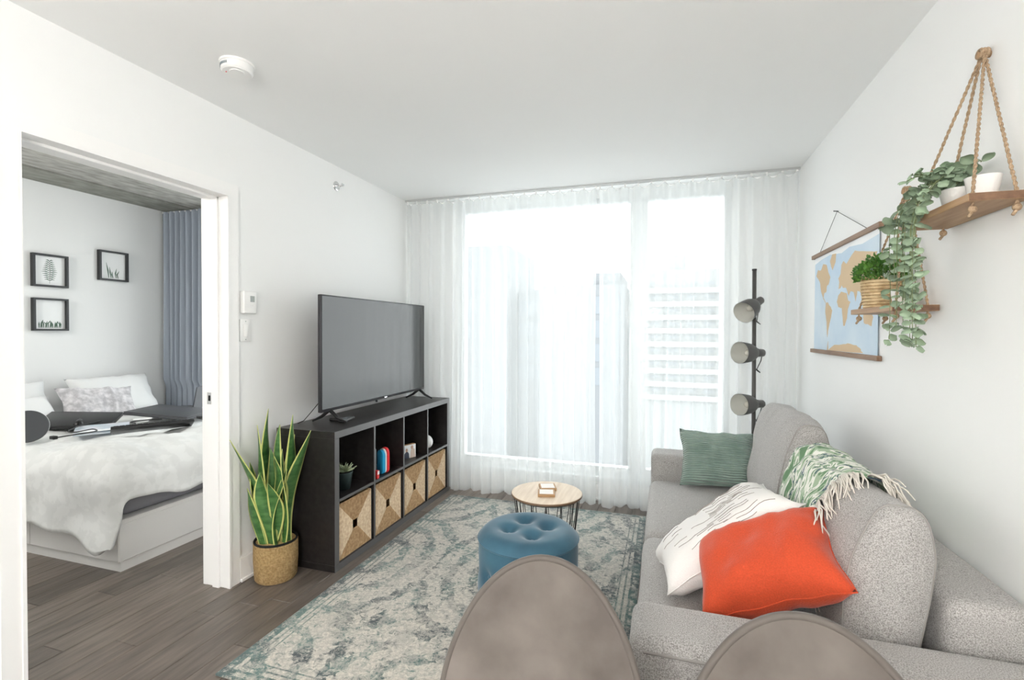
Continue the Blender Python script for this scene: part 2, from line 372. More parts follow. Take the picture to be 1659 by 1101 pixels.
for side, (xa, xb) in enumerate(((XL, XL+.014), (XL-WT-.014, XL-WT))):
    t = MB(); cw = .068
    t.box(xa, xb, D1, D1+cw, 0, DT+cw); t.box(xa, xb, D0-cw, D0, 0, DT+cw); t.box(xa, xb, D0, D1, DT, DT+cw)
    e = .006 if side == 0 else -.006
    xs = sorted((xb if side == 0 else xa, (xb if side == 0 else xa)+e))
    t.box(xs[0], xs[1], D1, D1+.012, 0, DT+.012); t.box(xs[0], xs[1], D0-.012, D0, 0, DT+.012); t.box(xs[0], xs[1], D0, D1, DT, DT+.012)
    struct(t.build('trim_%d' % (side+2), m_trim), ('white flat door casing with an inner bead on the living room side', 'white flat door casing on the bedroom side')[side], 'door trim')
# baseboards
def base(name, x0, x1, y0, y1, lab, axis):
    b = MB(); b.box(x0, x1, y0, y1, 0, .125)
    s_ = {'x+': (x1, x1+.012, y0, y1), 'x-': (x0-.012, x0, y0, y1), 'y-': (x0, x1, y0-.012, y0)}[axis]
    b.box(*s_, 0, .018)
    struct(b.build(name, m_trim, bevel=.003, seg=1), lab, 'baseboard')
base('baseboard_left', XL, XL+.014, D1+.068, YW, 'tall white baseboard behind the cube shelf', 'x+')
base('baseboard_left_near', XL, XL+.014, YR, D0-.068, 'tall white baseboard before the doorway', 'x+')
base('baseboard_right', XR-.014, XR, YR, YW, 'tall white baseboard behind the sofa', 'x-')
base('baseboard_window', XL+.015, XR-.015, YW-.014, YW, 'tall white baseboard under the wide window', 'y-')
base('baseboard_bedroom', XB, XB+.014, YB0, YW, 'tall white baseboard behind the bed', 'x+')

# ------------------------------------------------------------------ outside
m_b1 = mat('facade_grey', (.21, .22, .23), .9); m_b2 = mat('facade_white', (.26, .27, .27), .9); m_bw = mat('facade_glass', (.20, .22, .24), .3)
m_b3 = mat('facade_band', (.36, .37, .37), .9)
m_ground = mat('snowy_ground', (.72, .73, .74), .9, noise_=(.2, (.55, .56, .56), .4, .6))
gnd = bx('ground_outside', m_ground, -120, 120, 6, 200, -22.3, -22); gnd['kind'] = 'structure'; tag(gnd, 'pale street level far below the window', 'ground')
def tower(label, x0, x1, y, d, top, m, fl_h, style, pent=None):
    t = thing('apartment_building', label, 'building', ((x0+x1)/2, y, -22), group=None)
    hw = (x1-x0)/2; H = top+22
    bx('wall', m, -hw, hw, 0, d, 0, H, t)
    if pent: bx('penthouse', m, pent[0]-(x0+x1)/2, pent[1]-(x0+x1)/2, 1, d-1, H, H+pent[2], t)
    nfl = int(14/fl_h); ncol = max(3, int(2*hw/2.0))
    for i in range(nfl):
        z = H-1.0-fl_h*(i+1)
        if style == 'balcony':
            bx('balcony_band', m_b3, -hw-.1, hw+.1, -.6, 0, z-.2, z+.38, t)
        for k in range(ncol):
            xx = -hw+(k+.5)*2*hw/ncol
            bx('window', m_bw, xx-.55, xx+.55, -.06, .02, z+.75 if style == 'balcony' else z+.3, z+fl_h-.45, t)
tower('grey tower rising left of the lower blocks behind the sheer curtain', -26.2, -19.6, 60, 14, 12.5, m_b1, 2.9, 'plain')
tower('long low grey block beside the tall tower outside', -19.2, -15.6, 64, 12, 7.0, m_b1, 2.9, 'plain')
tower('grey stepped block with a rooftop penthouse seen by the curtain gap', -15.2, -4.8, 60, 14, 7.1, m_b1, 2.9, 'plain', (-8.7, -5.3, 1.5))
tower('pale apartment block with stacked white balcony bands outside', -2.2, 5.8, 60, 14, 8.6, m_b2, 1.55, 'balcony', (.3, 2.2, 1.8))

# added glowing globes, unseen behind the camera, to brighten the living room
m_globe = mat('fill_globe_glow', (1, .975, .94), .4, emit=FILL_GLOW); m_globe2 = mat('fill_globe_glow_dim', (1, .975, .94), .4, emit=FILL_GLOW*.6)
for gx_, gy_, lab in ((-.55, -.95, 'added unseen fill globe behind the camera, nearer the chairs'), (-.25, -1.75, 'added unseen fill globe near the rear wall')):
    pd = thing('fill_globe', lab, 'lamp', (gx_, gy_, 1.66))
    b = MB(); b.lathe([(.14*math.sin(k*PI/16), -.14*math.cos(k*PI/16)) for k in range(17)], 32, cap=False); b.build('globe', m_globe, pd, smooth=True)
    b = MB(); b.tube([(0, 0, .138), (0, 0, HC-1.66)], .004, 8); b.build('cord', m_plast, pd)
    b = MB(); b.lathe([(.05, HC-1.685), (.05, HC-1.66), (0, HC-1.66)], 24, cap=False); b.build('canopy', m_white, pd)

# ================================================================== CURTAINS
def curtain(name, x0, x1, y, zt, zb, folds, amp, m, label, cat='curtain', group=None, clips=True, seed=0, nx=260, loosen=1.0):
    t = thing(name, label, cat, ((x0+x1)/2, y, 0), group=group)
    b = MB(); hw = (x1-x0)/2
    def fn(a, v):
        xx = -hw + 2*hw*a; z = zb + (zt-zb)*v
        ph = a*folds*2*PI + 1.1*nz(a*folds*.33, seed, 0) * 2
        k = 1-.25*v
        low = 1-v
        yy = amp*k*(math.sin(ph) + .35*math.sin(2.3*ph+seed) * low) + amp*1.2*loosen*low*nz(a*folds*.45, v*1.2, seed+3)
        xs = xx + .012*low*math.cos(ph) + .03*loosen*low*nz(a*folds*.3, v, seed+9)
        if (x0+x1)/2+xs < -1.66 and z < .82: yy = max(yy, -.004)
        zz = z
        if v > .97: zz -= .022*(.5-.5*math.cos(a*folds*2*PI))
        if v < .02: zz += .018*nz(a*folds*.7, 0, seed+5)
        return (xs, yy, zz)
    b.grid(fn, nx, 26); b.build('fabric', m, t, smooth=True, fix=False)
    hd = MB()
    hd.grid(lambda a, v: (lambda q: (q[0], q[1]-.002, q[2]))(fn(a, .965+.035*v)), nx, 3)
    hd.build('header_tape', m, t, smooth=True, fix=False)
    hm = MB(); hm.grid(lambda a, v: (lambda q: (q[0], q[1]-.002, q[2]))(fn(a, .03*v)), nx, 3); hm.build('hem', m, t, smooth=True, fix=False)
    if clips:
        for i in range(folds+1):
            a = min(max(i/folds, .004), .996)
            c = MB(); c.box(-hw+2*hw*a-.006, -hw+2*hw*a+.006, -.004, .004, zt-.01, zt+.014); c.build('glider', m_white, t)
    return t
YC = 3.71
trk = MB(); trk.box(XL+.006, XR-.006, YC-.011, YC+.011, HC-.016, HC)
tr_o = tag(trk.build('curtain_track', m_chrome), 'slim metal ceiling track carrying the white sheer curtains', 'curtain track')
curtain('sheer_curtain', XL+.02, -.505, YC, 2.40, .018, 17, .030, m_sheer, 'white sheer curtain panel hanging behind the television', group=None, seed=1)
curtain('sheer_curtain', -.485, XR-.02, YC, 2.40, .018, 14, .030, m_sheer, 'white sheer curtain panel hanging behind the floor lamp', group=None, seed=4)
curtain('blackout_curtain', XB+.02, -4.32, 3.72, HB-.03, .02, 8, .045, m_blueg, 'grey blue opaque curtain gathered in the bedroom corner', seed=2, nx=180, loosen=.1)
bt = MB(); bt.box(XB+.01, XL-WT-.02, 3.71, 3.73, HB-.028, HB-.012); tag(bt.build('curtain_track', m_chrome), 'metal ceiling track above the grey bedroom curtain', 'curtain track')

# ================================================================== CUBE SHELF
KX0, KX1, KY0, KY1, KH = -2.096, -1.706, 2.2286, 3.6986, .77
ks = thing('cube_shelf', 'low black-brown cube shelf with eight compartments under the television', 'shelf', (KX0, KY0, 0))
KD, KL = KX1-KX0, KY1-KY0; o_ = .038; i_ = .016
cell = (KL-2*o_-3*i_)/4; zmid = KH/2
def kb(nm, y0, y1, z0, z1):
    b = MB(); b.box(0, KD-.001, y0, y1, z0, z1); o = b.build(nm, m_black, ks, bevel=.0012, seg=1)
    e = MB(); e.box(KD-.001, KD+.0005, y0+.0008, y1-.0008, z0+.0008, z1-.0008); e.build('edge_band', m_edge_sheen, o)
kb('top_panel', 0, KL, KH-o_, KH); kb('bottom_panel', 0, KL, 0, o_); kb('side_panel', 0, o_, o_, KH-o_); kb('side_panel', KL-o_, KL, o_, KH-o_)
cy = []
for k in range(4):
    y0 = o_+k*(cell+i_); cy.append(KY0+y0+cell/2)
    kb('shelf_board', y0, y0+cell, zmid-i_/2, zmid+i_/2)
    if k < 3: kb('divider', y0+cell, y0+cell+i_, o_, KH-o_)
ZS = zmid+i_/2   # top of the middle shelf
# seagrass baskets
for k, nmk in enumerate(('beside the snake plant', 'second from the snake plant', 'under the photo block', 'at the window end')):
    t = thing('storage_basket', 'woven seagrass storage basket with a square hand hole, '+nmk, 'basket', (KX1-.012, cy[k], o_+.0005), group='seagrass baskets in the cube shelf')
    h = .316; hw = .158; q = .026
    b = MB(); d = -.30
    b.box(d, -.012, -hw, -hw+.012, 0, h); b.box(d, -.012, hw-.012, hw, 0, h); b.box(d, d+.012, -hw, hw, 0, h); b.box(d, -.012, -hw, hw, 0, .012)
    b.build('body', m_grass_d, t)
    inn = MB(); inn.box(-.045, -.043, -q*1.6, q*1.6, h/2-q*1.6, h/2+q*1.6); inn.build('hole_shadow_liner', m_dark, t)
    c = h/2
    quads = {'t': [(-hw, h), (hw, h), (q, c+q), (-q, c+q)], 'b': [(-hw, 0), (-q, c-q), (q, c-q), (hw, 0)], 'l': [(-hw, 0), (-hw, h), (-q, c+q), (-q, c-q)], 'r': [(hw, 0), (q, c-q), (q, c+q), (hw, h)]}
    for key, ql in quads.items():
        pnl = MB(); horizontal = key in 'lr'   # strand direction
        # build rows of strands as thin rounded ribs
        nr = 22
        for i in range(nr):
            f0, f1 = i/nr, (i+1)/nr
            A, B, C, D = ql
            if key == 't': e0, e1 = (A, D), (B, C)
            elif key == 'b': e0, e1 = (A, B), (D, C)
            elif key == 'l': e0, e1 = (A, D), (B, C)
            else: e0, e1 = (A, B), (D, C)
            # interpolate across from side e0 to side e1 (ribs run from outer edge to the hole)
            def L(e, f): return (e[0][0]+(e[1][0]-e[0][0])*f, e[0][1]+(e[1][1]-e[0][1])*f)
            p0, p1 = L(e0, f0), L(e0, f1); p2, p3 = L(e1, f1), L(e1, f0)
            pm0 = ((p0[0]+p1[0])/2, (p0[1]+p1[1])/2); pm1 = ((p2[0]+p3[0])/2, (p2[1]+p3[1])/2)
            o = len(pnl.v)
            for pt, dx in ((p0, -.008), (pm0, .001), (p1, -.008), (p3, -.008), (pm1, .001), (p2, -.008)):
                pnl.v.append((dx + random.uniform(-.0012, .0012), pt[0], pt[1]))
            pnl.f += [[o, o+1, o+4, o+3], [o+1, o+2, o+5, o+4]]; pnl.m += [0, 0]
        pnl.build('woven_panel', m_grass_d if key in 'tb' else m_grass_l, t, fix=False)
# things in the compartments
t = thing('succulent', 'pale green rosette succulent in a dark pot on the cube shelf', 'plant', (-1.80, cy[0]+.0, ZS))
b = MB(); b.lathe([(.036, 0), (.05, .095), (.052, .10), (.046, .10), (.044, .085)], 24); b.build('pot', m_pot_dark, t, smooth=True)
b = MB(); b.lathe([(.045, .088), (0, .09)], 20, cap=False); b.build('soil', m_soil, t)
for ring, (nl, ln, el) in enumerate(((9, .075, 12), (8, .062, 32), (6, .045, 55), (4, .028, 75))):
    for k in range(nl):
        b = MB(); az = 2*PI*k/nl + ring*.35; e = R(el)
        def lf(a, v, ln=ln, e=e, az=az):
            s_ = (a-.5)*2; wd = .017*math.sin(min(1, v*1.05+.12)*PI)**.7 * (ln/.07)**.5; rr = v*ln
            th = .006*(1-s_*s_)
            X = rr*math.cos(e)-th*math.sin(e); Z = .095+rr*math.sin(e)+th*math.cos(e)+.012*v*v
            Yv = s_*wd
            return (X*math.cos(az)-Yv*math.sin(az), X*math.sin(az)+Yv*math.cos(az), Z)
        b.grid(lf, 5, 7); b.build('leaf', m_succ, t, smooth=True, fix=False)
def slab(name, m, lx, ly, lz, r, loc, rz, label, cat, group=None, axis='x'):
    """rounded upright case, thin along local x"""
    pts = []
    for cx_, cz_, a0 in ((ly/2-r, lz-r, 0), (-ly/2+r, lz-r, 90), (-ly/2+r, r, 180), (ly/2-r, r, 270)):
        for k in range(7): a = R(a0+15*k); pts.append((cx_+r*math.cos(a), cz_+r*math.sin(a)))
    b = MB(); b.prism(pts, lambda a, c, d: (d, a, c), lx)
    return tag(b.build(name, m, None, loc=loc, rot=(0, 0, rz), bevel=.0015), label, cat, group)
gx = -1.76
slab('game_case', m_casegrey, .012, .13, .175, .004, (gx-.06, cy[1]-.085, ZS), R(78), 'flat grey case standing upright in the second compartment', 'case')
slab('plastic_case', m_cyan, .020, .075, .155, .034, (gx-.0, cy[1]-.035, ZS), R(62), 'rounded bright blue case standing in the second compartment', 'case')
slab('plastic_case', m_white, .010, .078, .160, .034, (gx+.004, cy[1]-.012, ZS), R(62), 'rounded white case between the blue and red cases', 'case')
slab('plastic_case', m_red, .016, .080, .165, .034, (gx+.008, cy[1]+.004, ZS), R(62), 'rounded bright red case standing behind the blue one', 'case')
bxr = thing('small_box', 'small red and white box lying at the front of the second compartment', 'box', (-1.735, cy[1]-.125, ZS))
bx('body', m_red, -.03, .022, -.012, .012, 0, .05, bxr, .002, 1); bx('label_strip', m_white, .022, .0226, -.010, .010, .026, .048, bxr)
ph = thing('photo_block', 'small wooden photo block printed with two people, in the third compartment', 'photo', (-1.775, cy[2]+.02, ZS), R(-22))
bx('block', m_cork, -.03, .0, -.06, .06, 0, .10, ph, .002, 1)
bx('print', m_paper, 0, .001, -.058, .058, .002, .098, ph)
for nm, m_, sh in (('figure', m_skin2, [(-.05, .002), (.0, .002), (-.004, .035), (-.014, .05), (-.034, .05), (-.046, .035)]), ('figure', m_skin3, [(.004, .002), (.054, .002), (.05, .06), (.035, .07), (.015, .062)]),
                   ('face', m_skin1, [(-.032, .05), (-.018, .05), (-.014, .062), (-.018, .075), (-.031, .075), (-.035, .062)]), ('face', m_skin1, [(.016, .066), (.032, .066), (.036, .08), (.03, .092), (.017, .09), (.013, .078)])):
    b = MB(); b.prism(sh, lambda a, c, d: (.001+d, a, c), .0006 if nm == 'figure' else .0009); b.build(nm, m_, ph)
vs = thing('round_vase', 'small round white ribbed vase in the compartment nearest the window', 'vase', (-1.80, cy[3]-.04, ZS))
b = MB()
b.grid(lambda a, v: (lambda th, ps: ((.056*math.sin(th)+.004)*(1+.035*abs(math.sin(6*ps)))*math.cos(ps), (.056*math.sin(th)+.004)*(1+.035*abs(math.sin(6*ps)))*math.sin(ps), .056-.056*math.cos(th)))(.25+v*2.45, a*2*PI), 72, 16, closed_u=True)
b.build('body', m_ceramic, vs, smooth=True, fix=False)
b = MB(); b.lathe([(.027, .105), (0, .103)], 20, cap=False); b.build('mouth', m_dark, vs)

# ================================================================== TELEVISION
tv = thing('television', 'large flat television standing on the black cube shelf', 'television', (-1.915, 3.0, KH))
tw, z0, z1 = .635, .072, .762
bx('bezel', m_tvframe, -.012, .012, -tw, tw, z0, z1, tv, .004)
bx('screen', m_screen, .0115, .0135, -tw+.008, tw-.008, z0+.018, z1-.008, tv)
bx('rear_housing', m_plast, -.055, -.012, -tw*.8, tw*.8, z0+.06, z0+.40, tv, .01)
bx('logo_tab', m_chrome, .0125, .015, .03, .065, z0+.004, z0+.012, tv)
bx('sensor', m_plast, .0, .012, -.06, -.05, z0-.014, z0, tv)
for yy in (-.545, .565):
    b = MB()
    for sx in (-1, 1):
        b.tube([(0, yy, z0+.006), (sx*.055, yy, .035), (sx*.112, yy+sx*.012, .0065)], [.012, .010, .006], 8)
    b.build('foot', m_plast, tv, smooth=True)
cb = MB(); cb.tube([(-1.95, 2.41, KH+.13), (-1.99, 2.385, KH+.07), (-2.03, 2.37, KH+.02), (-2.07, 2.37, KH+.003), (-2.104, 2.40, KH-.02)], .0028, 6)
tag(cb.build('power_cable', m_cable, smooth=True), 'thin black cable running down behind the television', 'cable')
rm = thing('remote_control', 'black remote control lying beside the television foot', 'remote', (-1.86, 2.545, KH), R(12))
b = MB(); b.box(-.02, .02, -.075, .075, 0, .016); b.build('body', m_plast, rm, bevel=.006)
for k in range(5):
    for j in (-1, 0, 1): bx('button', m_casegrey, j*.011-.003, j*.011+.003, -.055+k*.022, -.048+k*.022, .0155, .0175, rm)
bx('media_box', m_plast, -1.955, -1.885, 2.50, 2.57, KH, KH+.018, None, .006); tag(bpy.data.objects['media_box'], 'small flat black media box next to the remote control', 'media box')

# ================================================================== SNAKE PLANT
sx, sy = -1.985, 2.105
t = thing('snake_plant', 'tall variegated snake plant in a rope-wrapped pot beside the cube shelf', 'plant', (sx, sy, 0))
b = MB(); b.lathe([(.098, 0), (.105, .01), (.110, .10), (.110, .198), (.104, .2)], 40); b.build('pot', m_pot_rope, t, smooth=True)
b = MB(); b.lathe([(.104, .19), (.110, .205), (.106, .212), (.098, .205), (.096, .17)], 40, cap=False); b.build('pot_liner', m_dark, t, smooth=True)
b = MB(); b.lathe([(.097, .182), (.05, .188), (0, .19)], 24, cap=False); b.build('soil', m_soil, t)
leaves = [(-.055,-.03,.60,-.03,-.16,.030,.3), (-.045,.02,.72,-.05,.03,.034,1.2), (-.02,-.045,.66,-.02,-.06,.033,.1), (.0,.03,.58,.03,.05,.030,2.0), (.03,-.02,.50,.02,-.05,.036,.5), (.045,.02,.70,.05,.02,.030,1.0),
          (.06,-.03,.55,.09,-.06,.032,-.3), (.01,-.06,.42,.0,-.05,.030,.2), (-.04,-.05,.46,-.05,-.05,.031,-.6), (.07,.01,.62,.10,.03,.030,.8), (-.02,.0,.52,-.03,.0,.028,1.6), (.04,-.055,.38,.04,-.07,.028,0), (-.05,.0,.40,-.03,-.06,.028,.7), (.02,-.01,.66,.06,-.03,.026,-.8), (-.03,-.07,.34,-.03,-.07,.028,.4), (.055,-.045,.44,.07,-.04,.030,1.9), (-.005,.05,.48,.0,.06,.028,.9)]
for i, (lx, ly, h, dx, dy, wd, tw_) in enumerate(leaves):
    b = MB()
    def lf(a, v):
        s_ = (a-.5)*2
        wv = 1.2*wd*(.62+.5*math.sin(min(v, .75)/.75*PI*.62))*(1-max(0, (v-.62)/.38)**1.7)
        wv = max(wv, .0008); tws = tw_+v*.9*(1 if i % 2 else -1)
        cxp = lx+dx*v*v+.015*math.sin(v*5+i); cyp = ly+dy*v*v+.012*math.cos(v*4+i)
        cup = .25*abs(s_)*wv
        return (cxp+s_*wv*math.cos(tws)-cup*math.sin(tws), cyp+s_*wv*math.sin(tws)+cup*math.cos(tws), .17+h*v)
    b.grid(lf, 9, 22, mifn=lambda q, j: 1 if q in (0, 7) else 0)
    o = b.build('leaf', [m_leaf, m_leaf_y], t, smooth=True, fix=False)
    md = o.modifiers.new('thickness', 'SOLIDIFY'); md.thickness = .003; md.offset = 0

# ================================================================== RUG, OTTOMAN, SIDE TABLE
RX0, RX1, RY0, RY1 = -1.63, -.12, 1.42, 3.59
b = MB(); b.box(-(RX1-RX0)/2, (RX1-RX0)/2, -(RY1-RY0)/2, (RY1-RY0)/2, 0, .009)
rug = tag(b.build('rug', rug_material(RX1-RX0, RY1-RY0), loc=((RX0+RX1)/2, (RY0+RY1)/2, .0005), bevel=.003), 'distressed teal and cream patterned area rug on the wood floor', 'rug')
RZ = .0098
ot = thing('ottoman', 'round blue velvet ottoman with button tufting on the rug', 'ottoman', (-.571, 2.07, RZ))
OR, OH = .222, .445
tb = [(.0, .085), (.0, -.085), (.085, 0), (-.085, 0)]
tb = [(math.cos(YAW+.15)*x_-math.sin(YAW+.15)*y_, math.sin(YAW+.15)*x_+math.cos(YAW+.15)*y_) for x_, y_ in tb]
def ottop(a, v):
    r = OR*v; th = a*2*PI; xx, yy = r*math.cos(th), r*math.sin(th)
    z = OH - .034*max(0, (v-.72)/.28)**2.4 + .018*(1-v*v)
    for bx_, by_ in tb:
        d2 = (xx-bx_)**2+(yy-by_)**2; z -= .034*math.exp(-d2/.0011)+.010*math.exp(-d2/.006)
    return (xx, yy, z)
b = MB(); b.grid(ottop, 96, 34, closed_u=True); b.build('top_cushion', m_blue, ot, smooth=True)
sb = [(a0+k*PI/5, zz) for zz, a0 in ((.285, .31), (.155, 0)) for k in range(10)]
def otside(a, v):
    th = a*2*PI; z = .012+(OH-.040-.012)*v; r = OR-.004+.006*math.sin(v*PI)
    for ta, tz in sb:
        da = (th-ta+PI) % (2*PI)-PI; d2 = (da*OR)**2+(z-tz)**2; r -= .016*math.exp(-d2/.0007)+.004*math.exp(-d2/.004)
    return (r*math.cos(th), r*math.sin(th), z)
b = MB(); b.grid(otside, 160, 30, closed_u=True); b.build('side_upholstery', m_blue, ot, smooth=True)
b = MB(); b.tube([(OR*.995*math.cos(k*PI/32), OR*.995*math.sin(k*PI/32), OH-.036) for k in range(64)], .0035, 6, closed=True); b.build('piping', m_blue, ot, smooth=True)
b = MB(); b.lathe([(0, .001), (OR-.012, .001), (OR-.012, .014), (0, .014)], 48, cap=False); b.build('base_board', m_plast, ot)
def button(loc, nrm, par):
    b = MB(); b.lathe([(.0085, -.003), (.0085, .001), (.006, .004), (0, .0052)], 16, cap=False)
    q = Vector(nrm).to_track_quat('Z', 'Y').to_matrix().to_4x4(); q.translation = loc; b.xf(q); b.build('button', m_blue, par, smooth=True)
for bx_, by_ in tb: button((bx_, by_, OH+.018-.042), (0, 0, 1), ot)
for ta, tz in sb: button(((OR-.017)*math.cos(ta), (OR-.017)*math.sin(ta), tz), (math.cos(ta), math.sin(ta), 0), ot)

tx, ty = -.605, 2.565; TH = .445
st_ = thing('side_table', 'round wood-topped side table with a black wire basket base', 'side table', (tx, ty, RZ))
b = MB(); b.lathe([(0, TH-.014), (.188, TH-.014), (.19, TH-.012), (.19, TH-.002), (.188, TH), (0, TH)], 64, cap=False); b.build('table_top', m_oak, st_)
b = MB(); b.lathe([(.1895, TH-.0125), (.1915, TH-.0115), (.1915, TH-.003), (.1895, TH-.002)], 64, cap=False); b.build('edge_band', m_oakedge, st_, smooth=True)
b = MB()
for zz, rr in ((TH-.018, .178), (.005, .125)): b.tube([(rr*math.cos(k*PI/24), rr*math.sin(k*PI/24), zz) for k in range(48)], .0035, 6, closed=True)
b.build('wire_ring', m_plast, st_, smooth=True)
NW = 14
for k in range(NW):
    for sgn in (-1, 1):
        a0 = 2*PI*k/NW; a1 = a0+sgn*PI/NW*1.0
        b = MB(); b.tube([(.178*math.cos(a0), .178*math.sin(a0), TH-.018), (.125*math.cos(a1), .125*math.sin(a1), .005)], .0022, 5); b.build('wire', m_plast, st_, smooth=True)
for i, (cx_, cy_, rz, lab) in enumerate(((-.615, 2.625, 20, 'wooden coaster with a pale inlay, at the back of the round table'), (-.598, 2.525, 14, 'wooden coaster with a pale inlay, in the middle of the round table'))):
    c = thing('coaster', lab, 'coaster', (cx_, cy_, RZ+TH+.0003), R(rz))
    bx('frame', m_cork, -.045, .045, -.045, .045, 0, .014, c, .002, 1); bx('inlay', m_inlay, -.036, .036, -.036, .036, .0135, .0150, c, .001, 1)

# ================================================================== SOFA
so = thing('sofa', 'grey tweed two-seat sofa along the white wall', 'sofa', (0, 0, 0))
def rbox(name, m, x0, x1, y0, y1, z0, z1, r, par, seg=5, crown=0, nsub=8, jitter=0):
    """rounded box; crown bulges the top, jitter adds soft unevenness"""
    bm = bmesh.new(); bmesh.ops.create_cube(bm, size=1)
    for v in bm.verts: v.co = Vector(((x0+x1)/2+v.co.x*(x1-x0), (y0+y1)/2+v.co.y*(y1-y0), (z0+z1)/2+v.co.z*(z1-z0)))
    bmesh.ops.bevel(bm, geom=list(bm.edges), offset=r, segments=seg, profile=.5, affect='EDGES')
    if crown or jitter:
        big = [e for e in bm.edges if e.calc_length() > .12]
        bmesh.ops.subdivide_edges(bm, edges=big, cuts=nsub, use_grid_fill=True)
        for v in bm.verts:
            a = max(0, 1-((v.co.x-(x0+x1)/2)/((x1-x0)/2))**2); b_ = max(0, 1-((v.co.y-(y0+y1)/2)/((y1-y0)/2))**2)
            if v.co.z > (z0+z1)/2: v.co.z += crown*(a*b_)**.6
            if jitter:
                q = v.co*5; v.co += Vector((nz(q.x, q.y, q.z), nz(q.x+9, q.y, q.z), nz(q.x, q.y+9, q.z)))*jitter
    bmesh.ops.recalc_face_normals(bm, faces=bm.faces)
    me = bpy.data.meshes.new(name); bm.to_mesh(me); bm.free(); me.materials.append(m)
    me.polygons.foreach_set('use_smooth', [True]*len(me.polygons))
    o = bpy.data.objects.new(name, me); COL.objects.link(o); o.parent = par; return o
SY0, SA0, SM, SA1, SY1 = 1.215, 1.415, 2.24, 3.10, 3.30
XS = -.085
rbox('base', m_sofa, XS+.03, .835, SY0+.02, SY1-.02, .10, .30, .025, so)
rbox('arm', m_sofa, XS+.005, .84, SY0, SA0, .10, .575, .035, so, jitter=.004)
rbox('arm', m_sofa, XS+.005, .84, SA1, SY1, .10, .575, .035, so, jitter=.004)
rbox('back', m_sofa, .66, .842, SA0+.02, SA1, .28, .675, .035, so, jitter=.004)
rbox('seat_cushion', m_sofa, XS, .64, SA0+.005, SM-.004, .29, .425, .045, so, crown=.02, jitter=.004)
rbox('seat_cushion', m_sofa, XS, .64, SM+.004, SA1-.005, .29, .425, .045, so, crown=.02, jitter=.004)
for xx in (XS+.08, .78):
    for yy in (SY0+.08, SY1-.08):
        b = MB(); b.lathe([(.016, 0), (.024, .11)], 16); b.build('leg', m_plast, so, loc=(xx, yy, .0005))
b = MB(); b.tube([(XS+.04, SY0+.002, .545), (.80, SY0+.002, .545)], .004, 6); b.build('seam', m_piping, so, smooth=True)
# loose cushions: superelliptic section swept along the width
def cushion_fn(L, Hh, T, sag=.0, seed=0, n=3.2, wr=.010, lean=0):
    def fn(u, th):
        e = (1-abs(u)**6)**(1/3.2) if abs(u) < 1 else 0
        eh = .90+.10*e
        c, s_ = math.cos(th), math.sin(th)
        t_ = T*math.copysign(abs(c)**(2/n), c)*(.30+.70*e) * (1-.18*max(0, s_))
        h = Hh*math.copysign(abs(s_)**(2/n), s_)*eh
        uu = u*L*(1-.04*abs(s_)**3)
        h -= sag*math.cos(u*PI/2)*max(0, s_)
        q = (uu*6, h*6, t_*6+seed)
        w_ = wr*nz(*q)+wr*.6*nz(q[0]*2.3, q[1]*2.3, q[2]+5)
        return Vector((t_+w_*math.copysign(1, c), uu, h+w_*.7))
    return fn
def cushion(name, m, fn, mtx, par, nu=44, nt=44):
    b = MB(); b.grid(lambda a, v: mtx @ fn(-1+2*a, v*2*PI), nu, nt, closed_v=True)
    # close the ends
    for i in (0, nu-1): b.f.append([i*nt+j for j in range(nt)]); b.m.append(0)
    return b.build(name, m, par, smooth=True)
def frame(c, tilt, yaw=0, roll=0):
    return Matrix.Translation(c) @ Matrix.Rotation(yaw, 4, 'Z') @ Matrix.Rotation(tilt, 4, 'Y') @ Matrix.Rotation(roll, 4, 'X')
fnB1 = cushion_fn(.365, .232, .105, seed=1, sag=.02)
MB1 = frame((.545, 1.79, .66), R(6))
cushion('back_cushion', m_sofa, fnB1, MB1, so)
fnB2 = cushion_fn(.385, .258, .105, seed=8, sag=-.01)
MB2 = frame((.545, 2.60, .690), R(8))
cushion('back_cushion', m_sofa, fnB2, MB2, so)
for fn, Mx in ((fnB1, MB1), (fnB2, MB2)):      # seam welt round the end of each back cushion
    b = MB(); b.tube([Mx @ (fn(-.90, 2*PI*k/48)*1.004) for k in range(48)], .003, 6, closed=True); b.build('seam', m_piping, so, smooth=True)

# throw blanket over the near back cushion
bl = thing('throw_blanket', 'green leaf-patterned throw with cream fringe over the sofa back cushion', 'blanket', (.545, 1.79, .43))
inv = Matrix.Translation((-.545, -1.79, -.43))
m_throw = mat('throw_leaf_print', (.72, .72, .66), .95)
n, l = nodes(m_throw); b_ = n['Principled BSDF']
tc = n.new('ShaderNodeTexCoord'); mp = n.new('ShaderNodeMapping'); mp.inputs['Scale'].default_value = (5, 11, 5); mp.inputs['Rotation'].default_value = (.5, .3, .6); l.new(tc.outputs['Object'], mp.inputs[0])
vo = n.new('ShaderNodeTexNoise'); vo.inputs['Scale'].default_value = 1.5; vo.inputs['Detail'].default_value = 3; vo.inputs['Distortion'].default_value = 1.5; l.new(mp.outputs[0], vo.inputs[0])
rp = n.new('ShaderNodeValToRGB'); rp.color_ramp.interpolation = 'CONSTANT'
els = rp.color_ramp.elements; els[0].position = 0; els[0].color = (.13, .24, .13, 1); els[1].position = .40; els[1].color = (.34, .44, .31, 1)
for pos, c_ in ((.46, (.74, .74, .68, 1)), (.53, (.24, .34, .23, 1)), (.58, (.06, .10, .14, 1)), (.61, (.72, .72, .66, 1)), (.68, (.20, .31, .19, 1))):
    e = els.new(pos); e.color = c_
l.new(vo.outputs[0], rp.inputs[0]); l.new(rp.outputs[0], b_.inputs['Base Color'])
